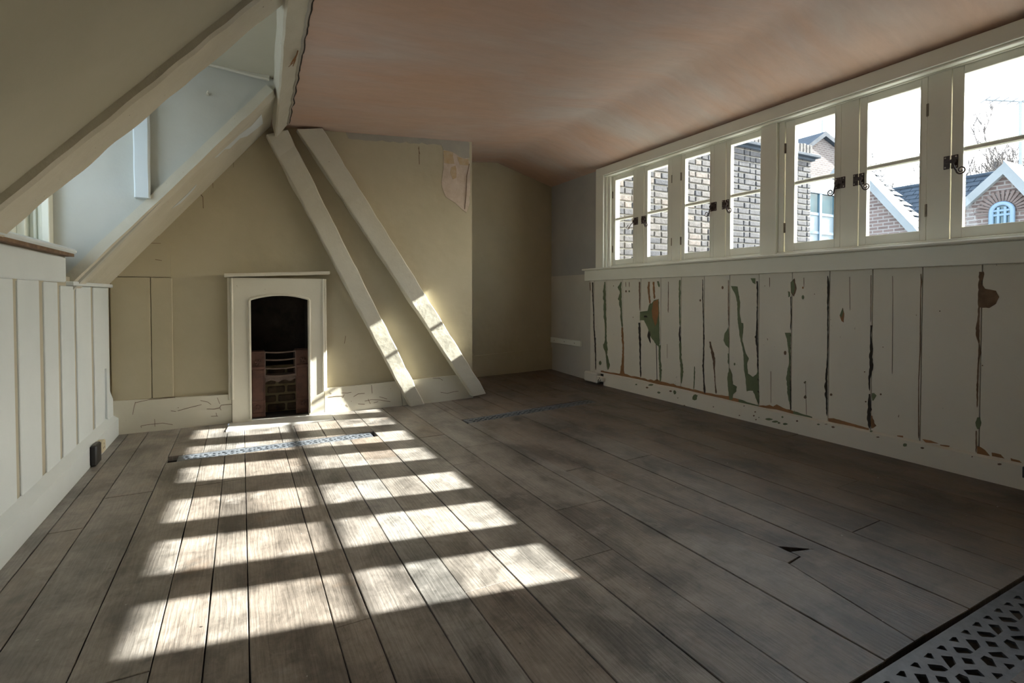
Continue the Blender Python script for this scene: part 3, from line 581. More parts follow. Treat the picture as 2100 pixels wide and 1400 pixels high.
for k_, nm in (('green', 'exposed_green_paint'), ('orange', 'exposed_orange_wood'), ('brown', 'exposed_brown_wood'), ('grime', 'open_dark_joint')):
    wear[k_].build(nm, M[k_], wall_right, kind='stuff')
# chips on the right skirting
chips = {'green': MB(), 'brown': MB()}
for X, Y, rx, ry, c_ in ((1010, 1130, 24, 26, 'green'), (640, 1025, 22, 8, 'green'), (605, 1048, 10, 8, 'brown'), (805, 1078, 10, 8, 'brown'), (838, 1088, 12, 18, 'green'), (705, 1090, 12, 9, 'green'), (515, 1022, 8, 6, 'green'), (920, 1200, 8, 6, 'brown'), (1165, 1210, 5, 5, 'brown'), (1425, 1203, 7, 4, 'brown'),
                         (1518, 1253, 8, 6, 'brown'), (1508, 1285, 7, 7, 'brown'), (1526, 1318, 6, 6, 'brown'), (1635, 1315, 28, 10, 'green'), (1690, 1335, 26, 9, 'green'), (1718, 1346, 12, 8, 'green'), (1773, 1355, 18, 9, 'green'), (1748, 1297, 7, 8, 'green'), (1873, 1330, 8, 8, 'brown'), (1550, 1300, 5, 5, 'green'), (865, 1135, 4, 5, 'green'), (1385, 1283, 6, 5, 'brown')):
    flat(chips[c_], [z5(X + rx * math.cos(k * .8) * (1 + .3 * math.sin(k * 5 + X)), Y + ry * math.sin(k * .8)) for k in range(8)], 0, 3.3695, (-.0008, 0, 0))
for X, Y, rx, ry, c_ in ((30, 960, 12, 6, 'green'), (228, 962, 8, 5, 'green'), (316, 978, 9, 6, 'brown'), (275, 961, 10, 2, 'brown'), (100, 942, 4, 4, 'brown'), (585, 1038, 9, 4, 'brown'), (850, 1103, 10, 6, 'brown'), (745, 1085, 14, 10, 'green'), (1310, 1200, 14, 6, 'brown'), (545, 1003, 10, 5, 'green'), (14, 918, 5, 6, 'green'), (1148, 1155, 5, 4, 'brown')):
    flat(chips[c_], [z6(X + rx * math.cos(k * .8) * (1 + .3 * math.sin(k * 5 + X)), Y + ry * math.sin(k * .8)) for k in range(8)], 0, 3.3695, (-.0008, 0, 0))
for k_, m_ in chips.items(): m_.build('paint_chip', M[k_], base_r, kind='stuff')
# cracks
def crack(m, px, ax, val, w=.8, d=(0, -.0006, 0)):
    for (a, b_) in zip(px, px[1:]):
        t = Vector((b_[0] - a[0], b_[1] - a[1])).normalized() * w * .5; nn = Vector((-t.y, t.x))
        flat(m, [(a[0] - nn.x, a[1] - nn.y), (b_[0] - nn.x, b_[1] - nn.y), (b_[0] + nn.x, b_[1] + nn.y), (a[0] + nn.x, a[1] + nn.y)], ax, val, d)
cr = MB(); zz7 = lambda X, Y: (200 + X / 3.888, 540 + Y / 3.888); zb = lambda X, Y: (620 + X / 4.375, 540 + Y / 4.375)
for pts in ([(302, 1105), (290, 1150), (280, 1205)], [(640, 1175), (730, 1150), (830, 1125)], [(820, 1092), (880, 1105), (905, 1125)], [(870, 1160), (930, 1162), (975, 1150), (985, 1130), (1070, 1122)], [(955, 1070), (975, 1120)], [(975, 1150), (985, 1170)], [(455, 1240), (458, 1300)], [(350, 1310), (345, 1295), (400, 1285), (520, 1272), (600, 1285)], [(945, 1190), (950, 1215)], [(905, 1218), (960, 1216)], [(300, 1110), (400, 1088), (620, 1068)], [(585, 1175), (625, 1180)]):
    crack(cr, [zz7(*p) for p in pts], 1, YB - .0305, .9)
for pts in ([(230, 1200), (300, 1190), (370, 1188), (378, 1175)], [(370, 1190), (362, 1205)], [(355, 1160), (400, 1162), (440, 1155)], [(460, 1195), (500, 1170), (560, 1165)], [(620, 1090), (626, 1165)], [(560, 1235), (620, 1222), (700, 1225), (790, 1240)], [(590, 1215), (610, 1260)], [(390, 1265), (410, 1285)], [(240, 1155), (262, 1170)], [(500, 1260), (560, 1262)], [(690, 1195), (760, 1215)], [(640, 1250), (680, 1240)]):
    crack(cr, [zb(*p) for p in pts], 1, YB - .0305, .9)
for pts in ([(1240, 1155), (1300, 1165), (1360, 1150), (1400, 1145)], [(1170, 1028), (1230, 1030), (1260, 1048)]): crack(cr, [zb(*p) for p in pts], 1, YB - .0305, .8)
cr.build('paint_crack', M['brown'], sk, kind='stuff')
cr = MB()
for pts in ([(859, 300), (860, 337)], [(858, 303), (861, 316)]): crack(cr, pts, 1, YB - .001, 1.2)
crack(cr, [zb(388, 650), zb(378, 718)], 1, YB - .001, 1.0); crack(cr, [(404, 396), (412, 399), (416, 404), (417, 427)], 1, YB - .001, 1.4); crack(cr, [(436, 368), (437, 386)], 1, YB - .001, .8); crack(cr, [(478, 315), (479, 343)], 1, YB - .001, .6)
crack(cr, [(434, 370), (441, 370)], 1, YB - .001, 2.4); crack(cr, [(318, 532), (332, 534)], 1, YB - .019, 1.0); crack(cr, [(290, 498), (330, 499)], 1, YB - .019, .8)
cr.build('plaster_crack', M['brown'], wall_back, kind='stuff')
# broken plaster at the top right of the breast
zz2 = lambda X, Y: (400 + X / 2.8, 200 + Y / 2.8)
def patch(name, mat, pts, off, par=wall_back, rag=6, th=.002):
    P = []
    for i in range(len(pts)):
        a = Vector(pts[i]); b_ = Vector(pts[(i + 1) % len(pts)]); k = max(1, int((b_ - a).length / 22))
        for j in range(k):
            p = a + (b_ - a) * (j / k)
            if j: p += Vector((noise.noise(Vector((p.x * .1, p.y * .1, 2))), noise.noise(Vector((p.x * .1, p.y * .1, 7))))) * rag
            P.append(zz2(p.x, p.y))
    m = MB(); flat(m, P, 1, YB - off, (0, -th, 0)); return m.build(name, mat, par)
patch('bare_plaster_patch', M['bareplaster'], [(1425, 300), (1480, 310), (1560, 345), (1578, 370), (1577, 600), (1558, 660), (1510, 620), (1440, 570), (1415, 500), (1428, 400)], .001)
patch('grey_filler_patch', M['filler'], [(1410, 262), (1500, 262), (1575, 262), (1577, 345), (1545, 350), (1490, 320), (1425, 300)], .0015)
patch('stain_patch', M['ochre'], [(1428, 305), (1482, 315), (1490, 380), (1428, 375)], .0035, rag=10); patch('stain_patch', M['ochre'], [(1470, 400), (1495, 390), (1500, 460), (1480, 470), (1465, 430)], .0035, rag=8); patch('stain_patch', M['ochre'], [(1505, 340), (1570, 355), (1572, 390), (1520, 385)], .0035, rag=8)
patch('grey_filler_patch', M['filler'], [(860, 190), (1200, 222), (1560, 245), (1575, 262), (1400, 272), (1050, 250), (880, 235)], .0007, rag=12)
m = MB(); crack(m, [zz2(1575, 380), zz2(1560, 450), zz2(1556, 560), zz2(1548, 640)], 1, YB - .006, 1.4); m.build('plaster_crack', M['brown'], wall_back, kind='stuff')

def onpl(u, v, p0, nn):
    d = _fw + _rt * ((u - 1050) / FPX) + _up * ((PPY - v) / FPX); p0 = Vector(p0); nn = Vector(nn)
    return _C + d * ((p0 - _C).dot(nn) / d.dot(nn))
m = MB(); m2 = MB(); P_, Q_ = [], []
for i in range(70):
    t = i / 69; y = 2.2 + 2.22 * t; x = .288 + .045 * max(0, (y - 2.5) / 1.9); j = noise.noise(Vector((y * 9, 2, 1))) * .010 + noise.noise(Vector((y * 31, 2, 1))) * .005
    P_.append((x + .004 + j, y, 2.351 + j * .4)); Q_.append((x + .016 + j * 1.3, y, 2.357 + abs(j) * .3))
m.tube(P_, .008, 6); m.build('torn_plaster_edge', M['filler'], ceiling, kind='stuff'); m2.tube(Q_, .0045, 5); m2.build('dark_joint', M['grime'], ceiling, kind='stuff')
m = MB()
for k in range(9):
    a = on(611 - k * .6, 104 + k * 2.4, 1, 3.05 + .02 * k); b_ = on(598 - k * .4 + random.uniform(-5, 6), 128 + k * 1.2, 1, 3.02 + .02 * k); m.tube([a, b_], .0035, 4, .001)
m.build('splintered_wood', M['orange'], ceiling, kind='stuff')
sof = bpy.data.objects['ceiling_slope_far']; m = MB(); nn = Vector((1.22, 0, -1)).normalized()
for pl in ([(431, 326), (440, 310), (454, 296), (470, 288), (493, 274), (515, 258), (536, 234), (539, 253), (528, 262), (506, 279), (492, 283), (471, 304), (460, 306), (446, 321)], [(351, 428), (368, 412), (385, 396), (403, 377), (400, 384), (386, 400), (370, 416)]):
    m.prism([onpl(u, v, (XL, 4, 1.075), nn) + nn * .0012 for u, v in pl], nn * .001)
m.build('white_streak', M['white'], sof, kind='stuff')  # thin white streak shapes laid on the far soffit

# ================================================================== THINGS
# ---- timbers
r1 = MB(); secs = []
for i in range(41):
    t = i / 40; x = XL - .02 + (.225 - XL + .02) * t; zu = 1.183 + 1.151 * (x - XL); nxm = Vector((1.147, 0, -1)).normalized()
    base = Vector((x, 0, zu)); k_ = .012
    secs.append([base + Vector((0, 2.40 + k_, 0)), base + Vector((0, 2.63 - k_, 0)), base + Vector((0, 2.63, 0)) - nxm * k_, base + Vector((0, 2.63, 0)) - nxm * .07, base + Vector((0, 2.40, 0)) - nxm * .07, base + Vector((0, 2.40, 0)) - nxm * k_])
r1.loft(secs, .0045, 9, 2)
r1.build('rafter', M['timber'], label='long sloping cream painted rafter crossing the top left, in front of the dormer', cat='rafter', group='sloping rafters')
r2 = MB(); secs = []
for i in range(41):
    t = i / 40; x = XL - .005 + (.20 - XL) * t; zu = 1.058 + 1.215 * (x - XL); nxm = Vector((1.2, 0, -1)).normalized(); b0 = Vector((x, 0, zu)); k_ = .02
    secs.append([b0 + Vector((0, 3.63, 0)) - nxm * .0, b0 + Vector((0, 3.70, 0)) + nxm * .016, b0 + Vector((0, 3.80, 0)) + nxm * .012, b0 + Vector((0, 3.83, 0)) - nxm * .012, b0 + Vector((0, 3.83, 0)) - nxm * .05, b0 + Vector((0, 3.63, 0)) - nxm * .05])
r2.loft(secs, .006, 7, 5)
r2.build('rafter', M['timber'], label='sloping cream painted rafter running down to the left wall beside the pale dormer cheek', cat='rafter', group='sloping rafters')
pu = MB(); secs = []
for i in range(46):
    y = -1.25 + (4.46 + 1.25) * i / 45; t = (y - 2.5) / 1.9
    ax_, az = .195 + .062 * t, 2.310 - .065 * t
    if y < 2.5: ax_, az = .195, 2.31
    bx_, bz = (.290 + .045 * max(0, t)), (2.352 - .0 * t)
    secs.append([(ax_, y, az), (bx_, y, bz), (bx_ + .0, y, bz + .10), (ax_ - .035, y, bz + .10), (ax_ - .035, y, 2.405 - .05 * max(0, t)), (ax_ - .012, y, az + .004)])
pu.loft(secs, .005, 9, 8)
pu.build('roof_purlin', M['timber'], label='heavy horizontal roof timber with a ragged edge against the pink ceiling', cat='beam')
# splintered edge and dormer side lining of the purlin
YBm = 4.47
def brace(lab, botL, botR, topL, topR, depth, seed, name='timber_brace'):
    """front face corners on plane Y=YBm measured at foot and head"""
    bl_, br__, tl, tr_ = [on(*p, 1, YBm) for p in (botL, botR, topL, topR)]
    m = MB(); secs = []; ns = 40
    for i in range(ns + 1):
        t = i / ns; a = bl_.lerp(tl, t); b_ = br__.lerp(tr_, t); c = .008
        a.y = b_.y = YBm; dx = (b_ - a).normalized()
        secs.append([a + dx * c, b_ - dx * c, b_ + Vector((0, c, 0)), b_ + Vector((0, depth, 0)), a + Vector((0, depth, 0)), a + Vector((0, c, 0))])
    m.loft(secs, .009, 8, seed)
    return m.build(name, M['timber'], label=lab, cat='beam', group='leaning timber braces')
brace('leaning painted timber brace standing nearer the fireplace', (842, 834), (871, 829), (546, 276), (590, 266), .085, 3)
brace('leaning painted timber brace, the right hand one ending at the corner of the chimney breast', (970, 812), (998, 806), (610, 264), (661, 262), .09, 11)
m = MB(); bar(m, (-.50, 3.632, 1.56), (-.50, 3.632, 2.12), .075, .055, (1, 0, 0), 14, .003, 4)
m.build('timber_post', M['white'], label='short pale timber post fixed to the dormer cheek', cat='post')
m = MB(); p = on(425, 192, 1, 3.64); m.tube([p, p + Vector((0, -.025, 0)), p + Vector((.006, -.032, .008))], .003, 8); m.tube([p + Vector((0, .012, 0)), p + Vector((0, .004, 0))], .009, 10)
m.build('wall_hook', M['timber'], label='tiny painted hook high on the dormer cheek', cat='hook')

# ---- fireplace surround
FS = empty('fireplace_surround', (.27, YB, 0), 'small cream painted fireplace surround with a segmental arched opening', 'fireplace')
Yf = 4.505; sx0, sx1, sz = -.070, .605, 1.135; ox0, ox1 = .063, .487
m = MB(); m.box(sx0, ox0, Yf, YB, 0, sz); m.box(ox1, sx1, Yf, YB, 0, sz)
arch = lambda x: .962 + .036 * (1 - ((x - (ox0 + ox1) / 2) / ((ox1 - ox0) / 2)) ** 2)
k = 16; pts = [(ox0 + (ox1 - ox0) * i / k, Yf, arch(ox0 + (ox1 - ox0) * i / k)) for i in range(k + 1)]
for a, b_ in zip(pts, pts[1:]): m.prism([a, b_, (b_[0], Yf, sz), (a[0], Yf, sz)], (0, YB - Yf, 0))
m.build('frame', M['cream'], FS)
m = MB(); ib = [(ox0 - .008, Yf - .004, 0.03), (ox0 - .008, Yf - .004, .955)] + [(x - (0), Yf - .004, z + .006) for x, _, z in pts] + [(ox1 + .008, Yf - .004, .955), (ox1 + .008, Yf - .004, .03)]
m.tube(ib, .010, 8); m.build('inner_bead', M['cream'], FS)
for x0, zb_ in ((sx0 + .004, .19), (sx1 - .004, .20)):
    m = MB(); m.tube([(x0, Yf - .001, zb_), (x0, Yf - .001, sz)], .009, 8); m.tube([(x0 + (.016 if x0 > 0 else -.016), Yf + .02, zb_), (x0 + (.016 if x0 > 0 else -.016), Yf + .02, sz)], .014, 8); m.build('side_moulding', M['cream'], FS)
m = MB(); a, b_ = on(460, 567, 1, Yf - .03), on(676, 562, 1, Yf - .03)
secs = []
for i in range(9):
    q = a.lerp(b_, i / 8); loop = [(-.055, -.004), (-.058, .004), (-.052, .017), (.0, .020), (.075, .020), (.075, -.008), (.0, -.008)]
    secs.append([(q.x, Yf + dy + .0, 1.146 + (b_.z - a.z) * i / 8 + dz) for dy, dz in loop])
m.loft(secs, .002, 6, 1); m.build('mantel_shelf', M['cream'], FS)
# ---- grate
GR = empty('fire_grate', (.28, 4.66, 0), 'rusty cast iron hob grate inside the fireplace opening', 'grate')
Yg = 4.60
gx0, gx1, gx2, gx3 = .058, .165, .395, .498; gt_ = .545
for a, b_ in ((gx0, gx1), (gx2, gx3)):
    m = MB(); m.box(a, b_, Yg, Yg + .02, .012, gt_, c=.003); m.box(a + .012, b_ - .012, Yg - .008, Yg, .05, .40, c=.004); m.box(a + .004, b_ - .004, Yg - .014, Yg, .40, .425, c=.004); m.box(a + .004, b_ - .004, Yg - .014, Yg, .13, .15, c=.004)
    m.box(a, b_, Yg - .01, Yg + .12, gt_ - .012, gt_, c=.003); m.build('pilaster', M['rust'], GR)
    m = MB(); cx = (a + b_) / 2
    for zc, r_ in ((.46, .024), (.10, .02)):
        for q in range(6): th = q * math.pi / 3; m.tube([(cx + math.cos(th) * r_ * .4, Yg - .012, zc + math.sin(th) * r_ * .4), (cx + math.cos(th) * r_, Yg - .016, zc + math.sin(th) * r_)], .006, 6)
        m.tube([(cx, Yg - .006, zc), (cx, Yg - .02, zc)], .009, 8)
    m.build('rosette', M['rust'], GR, kind='stuff')
for zc in (.545 - .008, .475, .405, .345):
    m = MB(); m.tube([(gx1 - .005 + (gx2 - gx1 + .01) * i / 10, Yg + .01 - .022 * math.sin(math.pi * i / 10), zc + (-.006 * math.sin(math.pi * i / 10))) for i in range(11)], .0065, 8); m.build('grate_bar', M['rustbar'], GR)
m = MB()
for i in range(12):
    x0 = gx1 + (gx2 - gx1) * i / 12; x1 = gx1 + (gx2 - gx1) * (i + 1) / 12; yy = lambda x: Yg + .006 - .022 * math.sin(math.pi * (x - gx1) / (gx2 - gx1)); zl = lambda x: .285 + .022 * abs(math.sin(2.5 * math.pi * (x - gx1) / (gx2 - gx1)))
    m.prism([(x0, yy(x0), zl(x0)), (x1, yy(x1), zl(x1)), (x1, yy(x1), .335), (x0, yy(x0), .335)], (0, .008, 0))
    m.tube([(x0 + .008, yy(x0) - .002, .315), (x0 + .008, yy(x0) - .008, .315)], .006, 6)
m.build('pierced_apron', M['rustbar'], GR)
m = MB(); m.box(gx1, gx2, Yg + .01, Yg + .16, .33, .34); m.box(gx1 - .004, gx1 + .004, Yg, Yg + .17, .33, .53); m.box(gx2 - .004, gx2 + .004, Yg, Yg + .17, .33, .53); m.build('fire_basket', M['rustbar'], GR)
# brick back of the fireplace below the grate
bk = box(O0, O1, YB + .20, YB + .26, .0, .40).build('fireback_mortar', M['firemortar'], firebox)
bk.parent = wall_back; 
bk.location = (0, 0, 0)
z = .02; r_ = 0
while z < .38:
    x = O0 - (.09 if r_ % 2 else .02)
    while x < O1:
        a, b_ = max(x, O0), min(x + .135, O1)
        if b_ - a > .03: box(a, b_, YB + .192 + random.uniform(-.003, .003), YB + .25, z, z + .058, c=.008).build('brick', M['firebrick'], wall_back)
        x += .152
    z += .075; r_ += 1
# hearth
m = MB(); m.prism([(-.112, 4.272, -.02), (.648, 4.268, -.02), (.66, 4.60, -.02), (-.08, 4.60, -.02)], (0, 0, .028))
m.build('hearth_slab', M['stone'], label='pale flat hearth slab set into the floor in front of the fireplace', cat='hearth', bevel=.003)

# ---- floor grilles
def grille(pfn, L_, W_, name, label, group='pierced iron floor grilles'):
    cu = D.curves.new('c', 'CURVE'); cu.dimensions = '2D'; cu.fill_mode = 'BOTH'; cu.extrude = .004
    def sp(P):
        s = cu.splines.new('POLY'); s.points.add(len(P) - 1)
        for i, (a, b_) in enumerate(P): s.points[i].co = (a, b_, 0, 1)
        s.use_cyclic_u = True
    sp([(0, 0), (L_, 0), (L_, W_), (0, W_)])
    g = W_ / .18; c = .139 * g; k_ = int((L_ - .02) / c) + 1
    H = [[(.354, .027), (.381, .025), (.389, .030), (.370, .046)], [(.424, .027), (.448, .026), (.454, .031), (.439, .047)],
         [(.3325, .0455), (.3605, .067), (.3565, .083), (.342, .082), (.317, .065), (.318, .059)], [(.401, .047), (.4245, .0636), (.401, .082), (.3675, .083), (.3815, .067)],
         [(.302, .077), (.320, .093), (.304, .108), (.283, .093)], [(.343, .103), (.365, .103), (.370, .119), (.341, .139), (.328, .124)],
         [(.390, .1015), (.425, .119), (.410, .1405), (.381, .116)], [(.373, .141), (.392, .156), (.387, .160), (.357, .159)], [(.303, .141), (.322, .156), (.317, .160), (.287, .159)]]
    for i in range(-3, k_):
        for P in H:
            Q = [(s0 * g + i * c, W_ - v * g) for s0, v in P]
            if min(q[0] for q in Q) > .010 and max(q[0] for q in Q) < L_ - .010: sp(Q)
    co = D.objects.new('tmp', cu); COL.objects.link(co); dg = bpy.context.evaluated_depsgraph_get(); dg.update()
    me = D.meshes.new_from_object(co.evaluated_get(dg)); D.objects.remove(co)
    o0, ex, ey = pfn
    ex = Vector(ex).normalized(); ey = Vector(ey).normalized()
    root = empty(name, o0, label, 'floor grille', group)
    for v in me.vertices: v.co = ex * v.co.x + ey * v.co.y + Vector((0, 0, v.co.z - .004))
    me.materials.clear(); me.materials.append(M['iron']); o = D.objects.new('grille_plate', me); COL.objects.link(o); o.parent = root
    O = Vector(o0); m = MB(); 
    for a, b_ in ((0, .006), (W_ - .006, W_)):
        q = [O + ex * s + ey * t for s, t in ((0, a), (L_, a), (L_, b_), (0, b_))]; m.prism([p + Vector((0, 0, -.03)) for p in q], (0, 0, .024))
    m.build('rim', M['iron'], root)
    return root
grille(((-.355, 3.65, -.003), (1, 0, 0), (0, 1, 0)), 1.175, .13, 'floor_grille', 'narrow pierced iron floor grille in the sunlight before the fireplace')
grille(((1.575, g2n(1.575) + .002, -.004), (1, .0375, .0265), (-.0375, 1, 0)), 1.28, .134, 'floor_grille', 'narrow pierced iron floor grille in the shade before the alcove')
grille(((1.305, .556, -.010), (1, -.016, .0235), (.016, 1, 0)), 2.07, .18, 'floor_grille', 'wide pierced iron floor grille in the bottom right corner')

# ---- electrics and small fittings
so = empty('wall_socket', (-.77, 3.90, .07), 'old ivory surface socket on the left skirting', 'socket')
p0 = on(193, 932, 0, -.765); m = MB(); m.box(-.786, -.748, 3.86, 3.945, .045, .115, c=.005); m.build('socket_body', M['bakelite'], so)
m = MB()
for dy, dz in ((0, .018), (-.014, -.006), (.014, -.006)): m.box(-.7485, -.7472, 3.90 + dy - .003, 3.90 + dy + .003, .08 + dz - .006, .08 + dz + .006)
m.build('pin_hole', M['black'], so)
m = MB(); m.box(-.786, -.752, 3.745, 3.858, .005, .125, c=.008); pl_ = m.build('double_socket', M['black'], label='black plastic double socket beside the ivory socket on the left skirting', cat='socket')
jb = empty('junction_box', (3.36, 4.44, .05), 'old painted junction box at the end of the right skirting', 'electrical box')
m = MB(); m.box(3.332, 3.40, 4.38, 4.61, .06, .167, c=.012); m.build('box_body', M['wains'], jb)
m = MB(); m.box(3.327, 3.372, 4.275, 4.38, .091, .145, c=.010); m.build('round_socket', M['wains'], jb)
m = MB()
for dy, dz in ((0, .012), (-.016, -.008), (.016, -.008)): m.box(3.3245, 3.3275, 4.32 + dy - .004, 4.32 + dy + .004, .116 + dz - .006, .116 + dz + .006)
m.build('pin_hole', M['black'], jb)
m = MB(); m.prism([(3.3685, 1.024, .115), (3.3685, .971, .115), (3.3685, .971, .17), (3.3685, 1.024, .17)], (-.03, 0, 0)); m.build('cable_clip_box', M['black'], label='small black box on the right skirting at the picture edge', cat='electrical box', bevel=.004)
bt = empty('wall_batten', (3.417, 5.07, .41), 'short painted batten screwed to the alcove side of the right wall', 'batten')
box(3.394, 3.427, 4.77, 5.40, .414, .478, c=.004).build('batten_strip', M['trimw'], bt)
m = MB()
for yy in (4.88, 5.09, 5.31): m.tube([(3.3945, yy, .446), (3.3925, yy, .446)], .006, 8)
m.build('screw_head', M['hinge'], bt, kind='stuff')
m = MB(); p = on(1090, 884, 2, 0); m.prism([p + Vector(q) for q in ((-.05, -.01, .001), (0, -.006, .001), (.05, .02, .001), (.03, .025, .001), (.0, .012, .001))], (0, 0, .004)); m.build('wood_splinter', M['brown'], label='thin dark sliver of wood lying on the floor near the shaded grille', cat='splinter')

# ================================================================== OUTSIDE
YW = 4.78
bw = empty('brick_wall', (5.7, YW, 0), 'old dark stock brick party wall close outside the far casements', 'wall')
box(3.60, 7.62, YW, YW + .25, -1.0, 3.19).build('mortar_bed', M['mortar'], bw)
meshes = []
rest = MB(); bricks = []
z = 1.24; row = 0
while z < 3.05:
    x = 3.62 - (.06 if row % 2 else .17); i = row
    while x < 7.62:
        L_ = .215 if (i % 2 == 0) else .10
        if random.random() < .12: L_ = .10 if L_ > .2 else .215
        a, b_ = max(x, 3.62), min(x + L_, 7.62)
        if b_ - a > .04:
            d = a * .468 + YW * .884; bricks.append((d, a, b_, z))
        x += L_ + .018; i += 1
    z += .0805; row += 1
bricks.sort()
def brickbm(m, a, b_, z_):
    y0 = YW - .012 - random.uniform(0, .008); j = lambda: random.uniform(-.003, .003)
    P = [(a + j(), y0, z_ + j()), (b_ + j(), y0, z_ + j()), (b_ + j(), y0, z_ + .062 + j()), (a + j(), y0, z_ + .062 + j())]
    c = .006; I = [(P[0][0] + c, y0 - c, P[0][2] + c), (P[1][0] - c, y0 - c, P[1][2] + c), (P[2][0] - c, y0 - c, P[2][2] - c), (P[3][0] + c, y0 - c, P[3][2] - c)]
    Bk = [(p[0], YW + .005, p[2]) for p in P]
    m.add(I + P + Bk, [(0, 1, 2, 3)] + [(i, 4 + i, 4 + (i + 1) % 4, (i + 1) % 4) for i in range(4)] + [(4 + i, 8 + i, 8 + (i + 1) % 4, 4 + (i + 1) % 4) for i in range(4)])
for k_, (d, a, b_, z_) in enumerate(bricks):
    if k_ < 290: m = MB(); brickbm(m, a, b_, z_); m.build('brick', M['brick'], bw)
    else: brickbm(rest, a, b_, z_)
rest.build('brickwork', M['brick'], bw, kind='stuff')
m = MB(); m.box(3.62, 7.74, YW - .10, YW + .3, 3.06, 3.10, c=.005); m.box(3.62, 7.68, YW - .05, YW + .28, 3.02, 3.06, c=.005); m.build('coping', M['slatem'], bw)
m = MB(); x = 3.62
while x < 7.6: m.box(x, x + .065, YW - .015, YW + .2, 3.10, 3.26 + random.uniform(-.01, .01), c=.005); x += .078
m.build('brick_on_edge_coping', M['brick'], bw, kind='stuff')

# gable facing -Y, mid distance, with blue window band
GY = 12.0
gb_ = empty('gabled_building', (20.5, GY, -3), 'brick gable end with a blue framed window band, seen through the casement after the post', 'building')
ap = on(1686, 282, 1, GY); ll = on(1655, 300, 1, GY); lo_ = on(1634, 322, 1, GY); hi_ = on(1722, 318, 1, GY); far_ = on(1775, 352, 1, GY); zrend = on(1685, 385, 1, GY).z; ztop = on(1685, 350, 1, GY).z
sL = (ap.z - lo_.z) / (ap.x - lo_.x); sR = (ap.z - far_.z) / (far_.x - ap.x); zb_ = ztop - .25; xL_ = ap.x - (ap.z - zb_ - .15) / sL; xR_ = min(far_.x, ap.x + (ap.z - zb_ - .15) / sR)
m = MB(); m.prism([(xL_, GY, zb_), (xR_, GY, zb_), (xR_, GY, ap.z - (xR_ - ap.x) * sR), ap, (xL_, GY, ap.z - (ap.x - xL_) * sL)], (0, 6, 0)); m.build('gable_wall', M['redbrickx'], gb_)
for sx_, xe in ((-sL, xL_ - .15), (sR, xR_ + .15)):
    ze = ap.z - abs(xe - ap.x) * abs(sx_); m = MB(); m.prism([(ap.x, GY - .15, ap.z + .02), (xe, GY - .15, ze + .02), (xe, GY - .15, ze + .2), (ap.x, GY - .15, ap.z + .2)], (0, 6.3, 0)); m.build('roof_slope', M['slatem'], gb_)
m = MB(); m.box(xL_, xR_, GY - .02, GY + 6, zrend, zb_ - .002); m.build('rendered_band', M['render'], gb_)
m = MB(); m.box(xL_, xR_, GY + .02, GY + .6, -3, zrend - .002); m.build('lower_wall', M['render'], gb_)
wz = on(1660, 388, 1, GY).z; wf = MB()
xa = on(1655, 450, 1, GY).x; xb = on(1679, 450, 1, GY).x; xc = on(1710, 450, 1, GY).x; xd = on(1750, 450, 1, GY).x; zm = on(1680, 440, 1, GY).z; zm2 = on(1680, 478, 1, GY).z
wf.box(xL_ + .02, xR_, GY - .09, GY + .0, wz - .13, wz + .1)
for x in (xa, xb, xc, xd): wf.box(x - .07, x + .07, GY - .08, GY, -2, wz - .135)
for zc in (zm, zm2): [wf.box(p_ + .071, q_ - .071, GY - .06, GY, zc - .05, zc + .05) for p_, q_ in ((xa, xb), (xb, xc), (xc, xd))]
wf.build('window_frame', M['bluewin'], gb_)
for a, b_ in ((xa, xb), (xb, xc), (xc, xd)):
    box(a + .07, b_ - .07, GY - .03, GY + .01, zm + .05, wz - .15).build('pane', M['farglass'], gb_)
    box(a + .07, b_ - .07, GY - .03, GY + .01, zm2 + .05, zm - .05).build('infill_panel', M['bluepanel'], gb_); box(a + .07, b_ - .07, GY - .03, GY + .01, -2, zm2 - .05).build('infill_panel', M['bluepanel'], gb_)
m = MB(); m.tube([ap, ap + Vector((0, 0, 1.3))], .03, 6); m.build('roof_finial', M['metal'], gb_)

# two gables facing -X
def gable(name, label, X, apx, L1, L2, depth, cop=.5):
    """apx/L1/L2 pixels on plane x=X"""
    a, p1, p2 = on(*apx, 0, X), on(*L1, 0, X), on(*L2, 0, X)
    r = empty(name, (X + 2, a.y, -3), label, 'building')
    m = MB(); m.prism([(X, p1.y, -3), (X, p2.y, -3), (X, p2.y, p2.z), (X, a.y, a.z), (X, p1.y, p1.z)], (depth, 0, 0)); m.build('gable_wall', M['redbrick'], r)
    for q in (p1, p2):
        m = MB(); e = (Vector((X, q.y, q.z)) - Vector((X, a.y, a.z))).normalized(); q2 = Vector((X, q.y, q.z)) + e * .3; t = Vector((0, -e.z, e.y));
        if t.z < 0: t = -t
        A = Vector((X - .12, a.y, a.z)); Q = q2 + Vector((-.12, 0, 0)); cw_ = .15
        m.prism([A, Q, Q + t * cw_, A + Vector((0, 0, cw_ / max(.3, t.z)))], (cop, 0, 0)); m.build('coping', M['coping'], r)
        # slates, course by course
        A2 = Vector((X + cop, a.y, a.z)); n_ = 16; m = MB(); le = (q2 - Vector((X, a.y, a.z))).length
        for i in range(n_):
            s0_ = le * i / n_; s1_ = le * (i + 1.15) / n_; w0 = 0
            x = X + cop - .1 + (.15 if i % 2 else 0)
            while x < X + depth:
                o_ = Vector((x, 0, 0)); b0_ = Vector((0, a.y, a.z)) + e * s0_ + t * .02; b1_ = Vector((0, a.y, a.z)) + e * s1_ + t * .06
                m.prism([o_ + b0_, o_ + b1_, o_ + b1_ + Vector((.28, 0, 0)), o_ + b0_ + Vector((.28, 0, 0))], t * .015); x += .3
        m.build('roof_slates', M['slatem'], r, kind='stuff')
    return r, a
